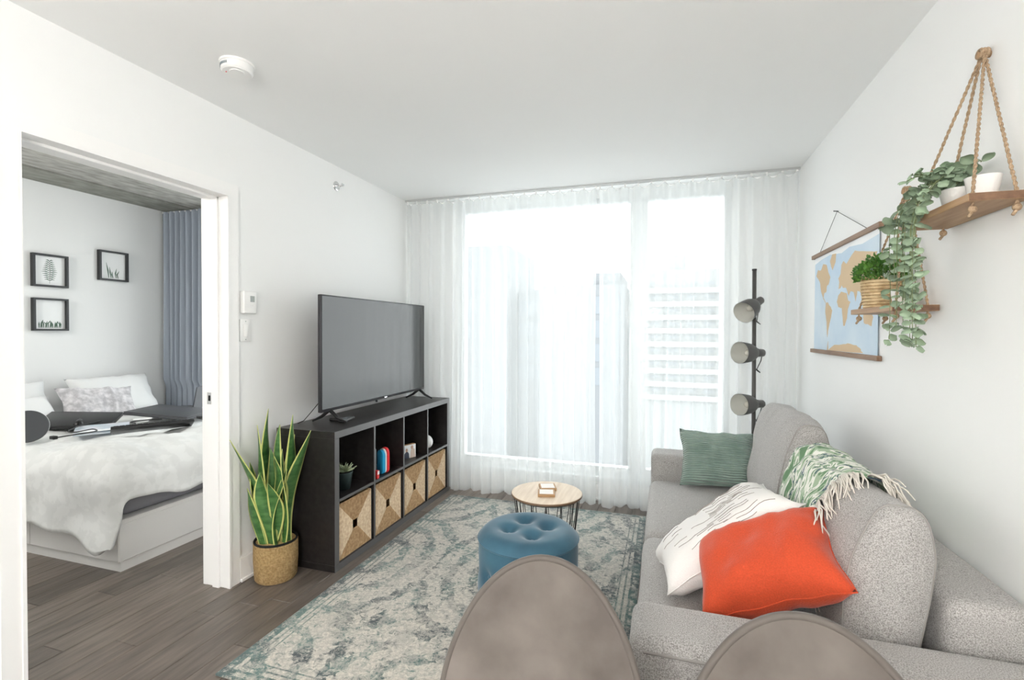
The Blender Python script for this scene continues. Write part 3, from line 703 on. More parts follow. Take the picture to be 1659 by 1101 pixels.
def thr(a, v):
    u = -.28+1.22*a; th = R(205)-R(245)*v          # from low on the front, over the top, down the back
    u += .10*(v-.5)                                  # slanting edge
    u = min(u, .985)
    q = fnB1(u, th); c0 = Vector((0, q.y, q.z*.6)); nrm = (q-c0).normalized()
    wrk = .010*nz(u*3, v*14, 3)+.012*abs(math.sin(v*13+u*4+2*nz(u*3, v*3)))
    return inv @ (MB1 @ (q + nrm*(.010+wrk)))
b = MB(); b.grid(thr, 70, 80); o = b.build('cloth', m_throw, bl, smooth=True, fix=False)
md = o.modifiers.new('thickness', 'SOLIDIFY'); md.thickness = .004
fr = MB()
for k in range(150):
    v = .02+.96*k/149+random.uniform(-.004, .004); p0 = Vector(thr(0, min(max(v, 0), 1))); p1 = Vector(thr(.03, min(max(v, 0), 1)))
    d = (p0-p1).normalized(); L_ = random.uniform(.06, .11); side = Vector((random.uniform(-.4, .4), 0, random.uniform(-.5, .3)))
    pts = [p0+d*(L_*s_)+side*(L_*s_*s_)*.7+Vector((0, 0, .006+.012*math.sin(s_*PI)-.03*s_*s_))+Vector((nz(k, s_*3, 1), nz(k, s_*3, 5), nz(k, s_*3, 9)))*.014*s_ for s_ in (0, .25, .5, .75, 1)]
    fr.tube(pts, [.0032, .003, .0028, .0024, .0014], 5)
o = fr.build('fringe', m_fringe, bl, smooth=True, fix=False); o['kind'] = 'stuff'

# throw pillows: U, V half-vectors span the pillow, N is its thickness
def pillow(name, c, U, V, T, m, label, group=None, seed=0, pinch=.10, wr=.008, extra=None, parts=None):
    c, U, V = Vector(c), Vector(U), Vector(V); N = U.cross(V).normalized()
    hu, hv = U.length, V.length; u_, n_ = U.normalized(), N
    v_ = n_.cross(u_)
    mtx = Matrix((u_, v_, n_)).transposed().to_4x4(); mtx.translation = c
    b = MB(); nn = 30
    def surf(sgn):
        def fn(a, v):
            x_, y_ = -1+2*a, -1+2*v
            px_ = x_*hu*(1-pinch*(1-abs(x_)**2)*0 - pinch*(1-y_*y_)*abs(x_)**3)
            py_ = y_*hv*(1-pinch*(1-x_*x_)*abs(y_)**3)
            t_ = T*((1-x_**4)*(1-y_**4))**.55 if abs(x_) < 1 and abs(y_) < 1 else 0
            w_ = wr*nz(px_*9, py_*9, seed+sgn) * min(1, t_/(T*.3)) + wr*.8*min(1, t_/(T*.3))*nz(px_*22+4, py_*8, seed)
            edge = .006*nz(px_*14, py_*14, seed+20)
            return (px_+edge, py_+edge, sgn*(t_+w_)+edge)
        return fn
    b.grid(surf(1), nn, nn); b.grid(surf(-1), nn, nn)
    o = b.build(name, m, None, smooth=True); o.matrix_world = mtx
    # seam welt round the edge
    f = surf(1); ring = [f(k/12, 0) for k in range(12)]+[f(1, k/12) for k in range(12)]+[f(1-k/12, 1) for k in range(12)]+[f(0, 1-k/12) for k in range(12)]
    s_ = MB(); s_.tube(ring, .0022, 5, closed=True); s_.build('seam', m, o, smooth=True)
    return tag(o, label, 'pillow', group), f
po, f_ = pillow('throw_pillow', (.290, 3.02, .595), (.205, 0, .0), (.0, .085, .145), .075, m_green, 'sage green corduroy pillow against the far sofa arm', seed=3, wr=.010)
po, f_ = pillow('throw_pillow', (.195, 1.885, .600), (.205, .05, .155), (-.02, .205, -.03), .080, m_cream, 'white linen pillow with thin grey lines next to the orange pillow', seed=11)
# thin sketched lines on the white pillow
lm = mat('grey_stitch', (.30, .27, .25), .9)
for k in range(46):
    yv = .06+.88*(k % 23)/22+random.uniform(-.01, .01); a0 = random.uniform(.08, .6) if k < 23 else random.uniform(.4, .75); a1 = min(.94, a0+random.uniform(.08, .3)); s_ = MB()
    s_.tube([Vector(f_(a0+(a1-a0)*q/8, yv))+Vector((0, 0, .0006)) for q in range(9)], .0011, 4); s_.build('stitched_line', lm, po, fix=False)
b = MB(); b.lathe([(.013, 0), (.012, .006), (0, .009)], 16, cap=False); b.build('fabric_button', m_cream, po, loc=Vector(f_(.5, .03)), smooth=True)
pillow('throw_pillow', (.285, 1.588, .640), (.178, -.040, .098), (.045, .130, .076), .085, m_orange, 'bright orange pillow leaning on the sofa back cushion', seed=5, wr=.012)

# ================================================================== DINING CHAIRS
def chair(x, y, rz, label, ztop):
    t = thing('dining_chair', label, 'chair', (x, y, 0), rz, 'velvet dining chairs')
    a_, zc = .208, .53; b_ = ztop-zc
    def sup(r, ph):
        c, s_ = math.cos(ph), math.sin(ph); n_ = 2.0
        X = a_*r*math.copysign(abs(c)**(2/n_), c); Z = (b_ if s_ > 0 else .14)*r*math.copysign(abs(s_)**(2/n_), s_)
        return X, Z
    def shell(off):
        def fn(a, v):
            X, Z = sup(v, a*2*PI); k = off*(1-.75*v**6)
            return (X, -.035+.0 - .9*X*X*1.2 + .10*(Z/.3)*.5 + k, zc+Z)
        return fn
    b = MB(); b.grid(shell(.021), 72, 16, closed_u=True); b.grid(shell(-.021), 72, 16, closed_u=True)
    bk = b.build('backrest', m_velvet, t, smooth=True)
    f = shell(0); b = MB(); b.tube([f(k/96, 1.0) for k in range(96)], .0075, 8, closed=True); b.build('piping', m_vpipe, bk, smooth=True)
    rbox('seat', m_velvet, -.215, .215, -.42, .02, .40, .48, .036, t, crown=.015)
    for sx_ in (-1, 1):
        for yy, dy in ((-.37, -.05), (-.02, .05)):
            b = MB(); b.tube([(sx_*.16, yy, .41), (sx_*.205, yy+dy, .0)], [.013, .008], 10); b.build('leg', m_plast, t, smooth=True)
    return t
chair(-.236, 1.0, R(2), 'taupe velvet dining chair with a rounded back, in front of the blue ottoman', .835)
chair(.232, .92, R(-4), 'taupe velvet dining chair with a rounded back, in front of the sofa arm', .838)

# ================================================================== FLOOR LAMP
lp = thing('floor_lamp', 'charcoal floor lamp with three spot heads behind the sofa', 'lamp', (.545, 3.42, 0))
b = MB(); b.lathe([(0, 0), (.13, 0), (.13, .016), (.125, .02), (0, .022)], 40, cap=False); b.build('base', m_lamp, lp)
b = MB(); b.tube([(0, 0, .02), (-.012, 0, 1.722)], .0125, 14); b.build('pole', m_lamp, lp, smooth=True)
b = MB(); b.lathe([(.0145, 1.715), (.0145, 1.725), (.008, 1.727), (0, 1.727)], 14, c=(-.012, 0, 0), cap=False); b.build('pole_cap', m_plast, lp)
def head(z, d, up_side):
    """spot head at pole height z, opening direction d"""
    d = Vector(d).normalized(); q = d.to_track_quat('Z', 'Y').to_matrix().to_4x4(); jx = -.012*z/1.72
    q.translation = Vector((jx, -.03, z))
    b = MB(); b.lathe([(.020, -.075), (.024, -.07), (.026, -.02), (.028, .0), (.045, .018), (.058, .05), (.066, .105), (.0675, .135)], 36); b.f.pop(); b.m.pop(); b.xf(q)
    h = b.build('lamp_shade', m_lamp, lp, smooth=True)
    b = MB(); b.lathe([(.0665, .135), (.064, .105), (.056, .05), (.04, .022), (0, .014)], 36, cap=False); b.xf(q); b.build('shade_lining', m_lampin, h, smooth=True)
    b = MB(); b.lathe([(.012, .015), (.013, .03), (.019, .05), (.021, .062), (.015, .078), (0, .083)], 20, cap=False); b.xf(q); b.build('bulb', m_bulb, h, smooth=True)
    b = MB(); b.tube([(jx-.022, 0, z), (jx+.022, 0, z)], .02, 12); b.tube([(jx, 0, z), (jx, -.035, z)], .011, 10); b.build('clamp', m_lamp, lp, smooth=True)
    b = MB(); b.tube([(jx-.02, -.03, z+.022), (jx+.02, -.03, z+.022)], .006, 8); b.build('wing_nut', m_plast, lp, smooth=True)
    s0 = q @ Vector((0, 0, -.07)); b = MB()
    pts = [s0, s0+Vector((-.01, -.005, -.05)), Vector((jx+.012, -.02, z-.11)), Vector((jx+.035, -.01, z-.125)), Vector((jx+.012, .014, z-.10))]
    fin = []
    for i in range(len(pts)-1):
        for s_ in (0, .34, .67): fin.append(pts[i].lerp(pts[i+1], s_))
    fin.append(pts[-1]); b.tube(fin, .0028, 6); b.build('cord', m_cable, lp, smooth=True)
head(1.500, (-.50, -.62, -.36), 0); head(1.195, (-.74, -.66, .02), 0); head(.872, (-.74, -.66, .03), 0)

# ================================================================== WALL MAP
XM = XR-.008
mp_ = thing('wall_map', 'world map poster hung from a wooden rail on the white wall', 'map', (XR, 2.87, 1.2))
MY0, MY1, MZ0, MZ1 = 2.41, 3.325, 1.222, 1.765
def mpt(a, b, d=0): return (-.006-d, (MY0+(1-a)*(MY1-MY0))-2.87, MZ0+b*(MZ1-MZ0)-1.2)   # a: 0 = far (window side) .. 1 = near
b = MB(); b.prism([(0, 0), (1, 0), (1, 1), (0, 1)], lambda a, c, d: mpt(a, c, d), .0012); b.build('sheet', m_sea, mp_)
for z_, nm in ((MZ1-.004, 'top_rail'), (MZ0-.016, 'bottom_rail')):
    bx(nm, m_rail, -.020, -.001, MY0-.03-2.87, MY1+.03-2.87, z_-1.2, z_+.022-1.2, mp_, .0015, 1)
land = {
 'north_america': [(.03,.80),(.06,.86),(.12,.84),(.17,.90),(.24,.88),(.27,.80),(.31,.74),(.29,.68),(.25,.66),(.235,.60),(.20,.595),(.185,.55),(.215,.52),(.235,.49),(.215,.50),(.17,.56),(.135,.62),(.115,.71),(.075,.76)],
 'greenland': [(.30,.90),(.34,.96),(.41,.95),(.40,.87),(.35,.80),(.325,.84)],
 'south_america': [(.235,.49),(.27,.495),(.31,.45),(.355,.41),(.335,.34),(.31,.28),(.285,.20),(.275,.14),(.265,.17),(.255,.30),(.225,.40)],
 'africa': [(.455,.54),(.50,.57),(.56,.555),(.59,.54),(.61,.48),(.645,.46),(.61,.40),(.60,.32),(.565,.25),(.545,.25),(.53,.35),(.515,.42),(.46,.43),(.435,.48)],
 'eurasia': [(.46,.60),(.47,.66),(.455,.70),(.49,.74),(.50,.82),(.535,.85),(.58,.81),(.64,.86),(.70,.90),(.78,.87),(.88,.85),(.98,.82),(.965,.76),(.91,.74),(.90,.68),(.865,.66),(.86,.59),(.82,.55),(.80,.48),(.785,.53),(.745,.545),(.72,.46),(.695,.54),(.65,.555),(.62,.52),(.60,.56),(.575,.60),(.53,.60),(.51,.63),(.49,.605)],
 'australia': [(.83,.36),(.87,.39),(.91,.38),(.945,.31),(.93,.24),(.89,.255),(.84,.265),(.825,.31)],
 'islands': [(.79,.455),(.83,.43),(.88,.42),(.86,.405),(.80,.425)],
 'antarctica': [(.30,.02),(.40,.07),(.52,.075),(.62,.09),(.74,.085),(.80,.05),(.83,.015),(.30,.01)],
 'antarctic_tip': [(.27,.01),(.285,.10),(.29,.10),(.292,.01)]}
for nm, pts in land.items():
    # roughen the coast
    out = []
    for i, (a, c) in enumerate(pts):
        a2, c2 = pts[(i+1) % len(pts)]
        for k in range(3): q = k/3; out.append((a+(a2-a)*q+.006*nz(a*30+k, c*30, 1), c+(c2-c)*q+.008*nz(a*30+k, c*30, 7)))
    b = MB(); b.prism(out, lambda a, c, d: mpt(a, c, .0012+d), .0004); b.build('continent', m_land, mp_)
for (a, c, w_, h_) in ((.33, .97, .10, .03), (.55, .95, .2, .03), (.80, .955, .26, .03)):
    pass
b = MB(); b.prism([(.0, .93), (.14, .955), (.3, .965), (.5, .93), (.62, .955), (.8, .93), (1, .95), (1, .995), (0, .995)], lambda a, c, d: mpt(a, c, .0008+d), .0005); b.build('polar_ice', m_mapwhite, mp_)
b = MB(); b.tube([(-.010, MY1-.10-2.87, MZ1+.018-1.2), (-.006, 2.952-2.87, 1.957-1.2), (-.010, MY0+.12-2.87, MZ1+.018-1.2)], .0013, 5); b.build('string', m_string, mp_)
b = MB(); b.tube([(.0, 2.952-2.87, 1.957-1.2), (-.022, 2.955-2.87, 1.960-1.2)], .0025, 8); b.build('nail', m_string, mp_)

# ================================================================== ROPE SHELVES
def rope(path, r=.0042, turns=None):
    """two-strand twisted rope along a polyline"""
    b = MB(); P = [Vector(p) for p in path]; pts = []
    for i in range(len(P)-1):
        L_ = (P[i+1]-P[i]).length; ns = max(2, int(L_/.004))
        for k in range(ns): pts.append(P[i].lerp(P[i+1], k/ns))
    pts.append(P[-1])
    for ph in (0, PI):
        sp_ = []
        for i, p in enumerate(pts):
            t_ = (pts[min(i+1, len(pts)-1)]-pts[max(i-1, 0)]).normalized(); a = t_.cross(Vector((1, 0, 0.01))).normalized(); c = t_.cross(a)
            an = ph+i*.75; sp_.append(p+(a*math.cos(an)+c*math.sin(an))*r*.5)
        b.tube(sp_, r*.62, 5)
    return b
def rope_shelf(y0, y1, z, yp, zp, label):
    t = thing('rope_shelf', label, 'shelf', (XR, (y0+y1)/2, z), group='rope shelves'); ym = (y0+y1)/2
    xf_, xb_ = -.137, -.006; th = .02; hy = (y1-y0)/2
    b = MB(); b.box(xf_, xb_, -hy, hy, 0, th); bd = b.build('board', m_wood_m, t, bevel=.0015, seg=1)
    bx('end_grain', m_wood_d, xf_+.001, xb_-.001, -hy-.0006, -hy+.001, .001, th-.001, bd)
    bx('front_edge', m_wood_d if False else m_wood_m, xf_-.0006, xf_+.001, -hy+.001, hy-.001, .001, th-.001, bd)
    pk = Vector((-.016, yp-ym, zp-z))
    for xx in (xf_+.02, xb_-.022):
        for yy in (-hy+.025, hy-.025):
            rope([pk+Vector((0, .008*(1 if yy > 0 else -1), 0)), (xx, yy, th), (xx, yy, -.012)]).build('rope', m_rope, t, smooth=True, fix=False)
            k = MB(); k.grid(lambda a, v: (xx+.011*math.sin(v*PI)*math.cos(a*2*PI)*(1+.2*math.sin(a*12)), yy+.011*math.sin(v*PI)*math.sin(a*2*PI), -.016-.010*math.cos(v*PI)), 12, 8, closed_u=True)
            k.tube([(xx, yy, -.022), (xx-.012, yy-.008, -.036)], .004, 6); k.build('knot', m_rope, t, smooth=True)
    b = MB(); b.tube([(0, yp-ym, zp-z), (-.03, yp-ym, zp-z)], .009, 12); b.build('wall_peg', m_wood_m, t, smooth=True)
    b = MB()
    for k in range(3): b.tube([(-.016+(k-1)*.007, yp-ym+.013*math.cos(q*PI/8), zp-z+.004+.011*math.sin(q*PI/8)) for q in range(16)], .0045, 6, closed=True)
    b.build('rope_loop', m_rope, t, smooth=True)
    return t
S1 = (1.507, 1.894, 1.652, 1.708, 2.10); S2 = (1.929, 2.306, 1.396, 2.15, 1.842)
rope_shelf(*S1, 'wooden rope-hung shelf carrying the trailing plant'); rope_shelf(*S2, 'wooden rope-hung shelf carrying the basket plant')
def pot(x, y, z, label):
    t = thing('flower_pot', label, 'pot', (x, y, z), group=None)
    b = MB(); b.lathe([(.027, 0), (.028, .002), (.037, .055), (.038, .058), (.035, .058), (.033, .046)], 36); b.build('body', m_ceramic, t, smooth=True)
    b = MB(); b.lathe([(.0335, .047), (0, .049)], 24, cap=False); b.build('soil', m_soil, t); return t
pot(.787, 1.592, S1[2]+.0205, 'white ceramic pot on the end of the upper rope shelf')
pot(.787, 2.03, S2[2]+.0205, 'white ceramic pot beside the basket plant, partly behind trailing leaves')
# trailing eucalyptus: strands with separate round leaves
ep = thing('trailing_plant', 'trailing eucalyptus hanging over the upper rope shelf', 'plant', (.785, 1.70, S1[2]+.0205))
b = MB(); b.lathe([(.032, 0), (.042, .05), (.043, .055), (.039, .055), (.037, .045)], 28); b.build('pot', m_ceramic, ep, smooth=True)
lmsh = MB()
lmsh.grid(lambda a, v: ((a-.5)*2*math.sin(max(.02, min(v, .98))*PI)**.6*.0125, .002+v*.026, .003*math.sin(v*PI)-.004*(2*a-1)**2), 7, 7)
leaf_me = lmsh.build('leaf', m_euc, None, smooth=True, fix=False); leaf_data = leaf_me.data; bpy.data.objects.remove(leaf_me)
rnd = random.Random(21); nleaf = 0
strands = []
for k in range(26):
    hang = (k % 2 == 0)
    if hang:   # over the front edge and down
        L_ = rnd.choice([.28, .20, .14, .24, .10, .32]) if k > 2 else .34
        y_e = -.07+.19*rnd.random(); x_e = -.085-.03*rnd.random()
        strands.append([(0, 0, .05), (-.02, y_e*.4, .10+.03*rnd.random()), (-.055, y_e*.8, .085), (x_e, y_e, .02), (x_e-.006, y_e+.012, -.05), (x_e-.004+.01*rnd.random(), y_e+.02, -.05-L_*.5), (x_e+.004, y_e+.012+.02*rnd.random(), -.05-L_)])
    else:      # mounded over the pot
        an = rnd.uniform(0, 2*PI); rr = rnd.uniform(.04, .12)
        ex = max(-.10, min(.035, rr*math.cos(an)-.02)); ey = rr*math.sin(an)+.02
        strands.append([(0, 0, .05), (ex*.4, ey*.4, .10), (ex*.8, ey*.8, .115), (ex, ey*1.1, .09+.03*rnd.random())])
for pts in strands:
    P = [Vector(p) for p in pts]; fine = []
    for i in range(len(P)-1):
        for q in range(6): fine.append(P[i].lerp(P[i+1], q/6))
    fine.append(P[-1])
    for _ in range(3): fine = [fine[0]]+[(fine[i-1]+fine[i]*2+fine[i+1])/4 for i in range(1, len(fine)-1)]+[fine[-1]]
    b = MB(); b.tube(fine, .0011, 5); so_ = b.build('strand', m_stem, ep, smooth=True, fix=False)
    acc = 0; last = fine[0]; side = 0
    for p in fine[3:]:
        acc += (p-last).length
        if acc > .019 and nleaf < 298:
            acc = 0; side += 1
            for sg in (0, 1):
                if nleaf >= 298: break
                o = bpy.data.objects.new('leaf', leaf_data); COL.objects.link(o); o.parent = so_; nleaf += 1
                an = side*1.35+sg*PI+rnd.uniform(-.4, .4); s_ = rnd.uniform(.85, 1.4)
                o.location = p; o.rotation_euler = (rnd.uniform(-1.0, .9), rnd.uniform(-1.0, 1.0), an); o.scale = (s_, s_, s_)
        last = p
# boxwood in a woven basket
bp_ = thing('basket_plant', 'bushy green boxwood plant in a woven basket on the lower rope shelf', 'plant', (.782, 2.195, S2[2]+.0205))
b = MB(); NR, NC = 9, 28
for i in range(NR):
    z_ = .006+i*.0118; r_ = .052+.012*i/NR
    b.tube([((r_+.0022*(1 if (k+i) % 2 else -1))*math.cos(2*PI*k/(NC*2)), (r_+.0022*(1 if (k//2+i) % 2 else -1))*math.sin(2*PI*k/(NC*2)), z_) for k in range(NC*2)], .0062, 5, closed=True)
b.build('basket', m_basket, bp_, smooth=True, fix=False)
b = MB(); b.lathe([(0, .004), (.050, .004), (.060, .105), (0, .100)], 24, cap=False); b.build('inner_pot', m_soil, bp_)
b = MB()
for k in range(24): a = 2*PI*k/24; b.tube([(.064*math.cos(a), .064*math.sin(a), .108), (.064*math.cos(a+.13), .064*math.sin(a+.13), .118), (.064*math.cos(a+.26), .064*math.sin(a+.26), .108)], .003, 5)
b.build('basket_rim', m_basket, bp_, smooth=True, fix=False)
b = MB(); rb = random.Random(5)
for k in range(1500):
    th, ph_ = rb.uniform(0, 2*PI), math.acos(rb.uniform(-.15, 1)); rr = .088*rb.uniform(.72, 1.06)*(1+.12*nz(math.cos(th)*3, math.sin(th)*3, ph_*2))
    c = Vector((rr*math.sin(ph_)*math.cos(th)*.95, rr*math.sin(ph_)*math.sin(th), .115+rr*math.cos(ph_)*.95))
    if c.x > .066: c.x = .066
    dirv = Vector((math.sin(ph_)*math.cos(th), math.sin(ph_)*math.sin(th), math.cos(ph_)+.5))+Vector((rb.uniform(-.8, .8), rb.uniform(-.8, .8), rb.uniform(-.5, .5))); dirv.normalize()
    sd = dirv.cross(Vector((rb.uniform(-1, 1), rb.uniform(-1, 1), rb.uniform(-1, 1)))).normalized(); L_, w_ = rb.uniform(.010, .016), rb.uniform(.0038, .006)
    b.add([c, c+dirv*L_*.5+sd*w_, c+dirv*L_, c+dirv*L_*.5-sd*w_], [(0, 1, 2, 3)])
for k in range(40):
    th = rb.uniform(0, 2*PI); r0 = rb.uniform(0, .05); b.tube([(r0*math.cos(th), r0*math.sin(th), .09), (1.3*r0*math.cos(th), 1.3*r0*math.sin(th), .16)], .0014, 4)
o = b.build('foliage', m_bush, bp_, fix=False); o['kind'] = 'stuff'

# ================================================================== WALL AND CEILING FITTINGS
sd_ = thing('smoke_detector', 'round white smoke detector on the ceiling', 'smoke detector', (-1.715, 1.615, HC))
b = MB(); b.lathe([(.066, 0), (.066, -.008), (.062, -.010), (.060, -.034), (.054, -.040), (0, -.041)], 48, cap=False); b.build('housing', m_white, sd_, smooth=False, bevel=0)
b = MB(); b.lathe([(.028, -.0405), (.026, -.044), (0, -.0445)], 32, c=(.012, -.012, 0), cap=False); b.build('test_button', m_white, sd_)
for k in range(14): a = -2.6+k*.09; bx_o = MB(); bx_o.box(-.0015, .0015, -.002, .002, -.026, -.016); q = Matrix.Translation((.0605*math.cos(a), .0605*math.sin(a), 0)) @ Matrix.Rotation(a+PI/2, 4, 'Z'); bx_o.xf(q); bx_o.build('vent_slot', m_casegrey, sd_)
bx('indicator_light', m_red, -.03, -.026, -.03, -.026, -.0425, -.0405, sd_)
sk = thing('fire_sprinkler', 'chrome sidewall fire sprinkler high on the white wall', 'sprinkler', (XL, 2.80, 2.295))
b = MB(); b.lathe([(.032, 0), (.031, .004), (.022, .008), (.014, .006), (0, .006)], 32, cap=False); b.xf(Matrix.Rotation(PI/2, 4, 'Y')); b.build('escutcheon', m_chrome, sk, smooth=True)
b = MB(); b.tube([(.004, 0, 0), (.03, 0, 0)], .009, 12); b.tube([(.03, -.009, 0), (.052, -.002, 0)], .003, 6); b.tube([(.03, .009, 0), (.052, .002, 0)], .003, 6); b.box(.050, .054, -.012, .012, -.002, .012); b.build('nozzle', m_chrome, sk)
th_ = thing('thermostat', 'white wall thermostat with a small display above the light switch', 'thermostat', (XL, 2.056, 1.469))
bx('housing', m_white, 0, .028, -.043, .043, -.06, .06, th_, .006); bx('display', m_grey_lcd, .0275, .0287, -.002, .026, .002, .034, th_)
for k in range(2): bx('button', m_trim, .0275, .0295, -.0+k*.014, .010+k*.014, -.020, -.010, th_)
ls = thing('light_switch', 'white rocker light switch below the thermostat', 'switch', (XL, 2.045, 1.320))
bx('plate', m_white, 0, .006, -.036, .036, -.059, .059, ls, .002); bx('rocker', m_trim, .006, .010, -.016, .016, -.034, .034, ls, .002)
for zz in (-.048, .048): b = MB(); b.tube([(.0055, 0, zz), (.0068, 0, zz)], .003, 10); b.build('screw', m_grey_lcd, ls)

# ================================================================== BEDROOM
bed = thing('bed', 'white bed frame with drawer panels and a grey-sheeted mattress', 'bed', (-3.87, 2.66, 0))
BXF, BXH, BY0_, BY1_ = -2.81+3.87, -4.93+3.87, 1.868-2.66, 3.43-2.66
bx('plinth', m_bedwhite, BXH, BXF-.012, BY0_+.012, BY1_, 0, .055, bed)
bx('frame', m_bedwhite, BXH, BXF-.012, BY0_+.012, BY1_, .055, .265, bed)
for x0_, x1_ in ((BXF-.73, BXF-.004), (BXF-1.47, BXF-.736), (BXH, BXF-1.476)): bx('drawer_front', m_bedwhite, x0_, x1_, BY0_-.004, BY0_+.014, .06, .262, bed, .002, 1)
bx('end_panel', m_bedwhite, BXF-.014, BXF, BY0_, BY1_, .06, .262, bed, .002, 1)
bx('rim', m_bedwhite, BXH, BXF, BY0_-.002, BY1_, .262, .285, bed, .002, 1)
rbox('mattress', m_sheet, BXH+.02, BXF-.03, BY0_+.03, BY1_-.02, .287, .50, .05, bed)
# duvet draped over foot and side
def bend(t, r=.07):
    if t >= 0: return t, 0
    s_ = -t
    if s_ < r*PI/2: return -r*math.sin(s_/r), r*(1-math.cos(s_/r))
    return -r, r+(s_-r*PI/2)
FX, FY = -2.84, 1.905; ZT = .575
def duv(a, v):
    lx = 1.70; ly = 1.50
    side_h = .34+.15*math.exp(-max(0, a*(lx+.29)-.25)/.55); foot_h = .225+.05*nz(v*6, 2, 5)
    ta = -foot_h + a*(lx+foot_h)            # distance inwards from the foot edge
    tb_ = -side_h + v*(ly+side_h)
    if ta < 0 and tb_ < 0:
        rr = math.hypot(ta, tb_); hr, dr = bend(-rr); dr = min(dr, .42+.02*nz(ta*9, tb_*9)); hx, hy = hr*ta/-rr*-1, hr*tb_/-rr*-1; dz1 = dz2 = dr
        hx, hy = -abs(hr)*abs(ta)/rr, -abs(hr)*abs(tb_)/rr
    else:
        hx, dz1 = bend(ta); hy, dz2 = bend(tb_)
    drop = max(dz1, dz2)
    X = FX-hx; Y = FY+hy
    puff = .045*nz(X*2.2, Y*2.2, 1)+.030*nz(X*5, Y*5, 4)+.016*nz(X*11+Y*4, Y*9, 8)-.012*abs(nz(X*7-Y*5, Y*3, 12))
    ridge = .045*math.exp(-((ta-.22)/.20)**2)          # rolled edge near the foot
    hollow = -.03*min(1, max(0, (ta-.5)/.3))*min(1, max(0, tb_/.3))
    Z = ZT-drop+(puff+ridge+hollow)*(1 if drop < .05 else .35)
    if drop > .05:
        X += .030*nz(Y*5, Z*5, 3)*(1 if dz1 > .05 else .2)+(.012 if dz1 > .05 else 0); Y -= (.030*nz(X*5, Z*5, 6)+.014)*(1 if dz2 > .05 else .1)
        Z += .03*nz(X*7, Y*7, 2)*min(1, drop*2)
    return (X+3.2, Y-2.6, Z)
b = MB(); b.grid(duv, 90, 90); o = b.build('duvet', m_duvet, None, smooth=True, fix=False, loc=(-3.2, 2.6, 0))
md = o.modifiers.new('thickness', 'SOLIDIFY'); md.thickness = .03; md.offset = -1
tag(o, 'puffy white damask duvet draped over the bed corner', 'duvet')
ZB = .60
pillow('bed_pillow', (-4.72, 3.12, .72), (.0, .34, .0), (-.11, 0, .18), .085, m_cotton, 'plump white bed pillow behind the grey fur cushion, nearer the grey curtain', 'white bed pillows', seed=31)
pillow('bed_pillow', (-4.72, 2.30, .72), (.0, .34, .0), (-.11, 0, .18), .085, m_cotton, 'plump white bed pillow beside the fur cushion, away from the curtain', 'white bed pillows', seed=33)
pillow('bed_pillow', (-4.46, 2.22, .66), (.0, .32, .0), (-.13, 0, .13), .08, m_cotton, 'white bed pillow leaning in front of another pillow beside the fur cushion', 'white bed pillows', seed=35)
pillow('fur_cushion', (-4.42, 2.80, .70), (.02, .27, -.02), (-.09, .03, .14), .07, m_fur, 'fluffy grey fur cushion leaning on the white bed pillows', seed=37, wr=.02)
# electronics on the bed
d_ = thing('disc_speaker', 'round dark disc-shaped device with a pale dot on the bed', 'device', (-4.00, 2.10, ZB-.03), R(58))
b = MB(); b.lathe([(.10, -.012), (.105, -.008), (.105, .008), (.10, .012)], 40); b.xf(Matrix.Translation((0, 0, .11)) @ Matrix.Rotation(R(80), 4, 'X')); b.build('body', m_laptop, d_, bevel=0)
b = MB(); b.lathe([(.106, -.005), (.1075, 0), (.106, .005)], 40, cap=False); b.xf(Matrix.Translation((0, 0, .11)) @ Matrix.Rotation(R(80), 4, 'X')); b.build('rim', m_white, d_, smooth=True)
b = MB(); b.lathe([(.022, .012), (.02, .016), (0, .017)], 20, cap=False); b.xf(Matrix.Translation((.02, 0, .07)) @ Matrix.Rotation(R(80), 4, 'X')); b.build('dot', m_white, d_)
def laptop(loc, rz, w_, d, ang, label, open_=True):
    t = thing('laptop', label, 'laptop', loc, rz)
    bx('base', m_laptop, -w_/2, w_/2, -d/2, d/2, 0, .014, t, .003)
    if open_:
        bx('keyboard', m_plast, -w_/2+.02, w_/2-.02, -d/2+.07, d/2-.015, .0135, .0155, t)
        l_ = MB(); l_.box(-w_/2, w_/2, 0, .008, 0, d); l_.xf(Matrix.Translation((0, d/2, .014)) @ Matrix.Rotation(-R(ang-90), 4, 'X')); lid = l_.build('lid', m_laptop, t)
        l_ = MB(); l_.box(-w_/2+.008, w_/2-.008, -.001, .0, .012, d-.008); l_.xf(Matrix.Translation((0, d/2, .014)) @ Matrix.Rotation(-R(ang-90), 4, 'X')); l_.build('display', m_screen, lid)
    else: bx('lid', m_laptop, -w_/2, w_/2, -d/2, d/2, .0145, .021, t, .002)
    return t
mn = thing('monitor', 'flat black monitor lying on its back near the fur cushion', 'monitor', (-4.16, 2.50, ZB-.02), R(40))
b = MB(); b.box(-.22, .22, -.14, .14, 0, .03); b.xf(Matrix.Rotation(R(4), 4, 'Y') @ Matrix.Rotation(R(12), 4, 'X')); b.xf(Matrix.Translation((0, 0, .05))); b.build('panel', m_plast, mn, bevel=.004)
b = MB(); b.tube([(0, 0, .05), (.03, -.13, .04)], .03, 12); b.build('stand_neck', m_plast, mn, smooth=True)
tbx = thing('tablet', 'pale blue printed tablet case lying on the bed', 'tablet', (-3.80, 2.42, ZB+.012), R(-35))
b = MB(); b.box(-.11, .11, -.15, .15, 0, .012); b.xf(Matrix.Rotation(R(7), 4, 'Y')); b.build('case', m_tablet, tbx, bevel=.004)
bx('closure', m_mapwhite, .06, .11, -.15, .15, .010, .0135, tbx)
lb = thing('laptop', 'large closed grey laptop lying flat on the bed', 'laptop', (-3.86, 2.98, ZB+.035), R(18))
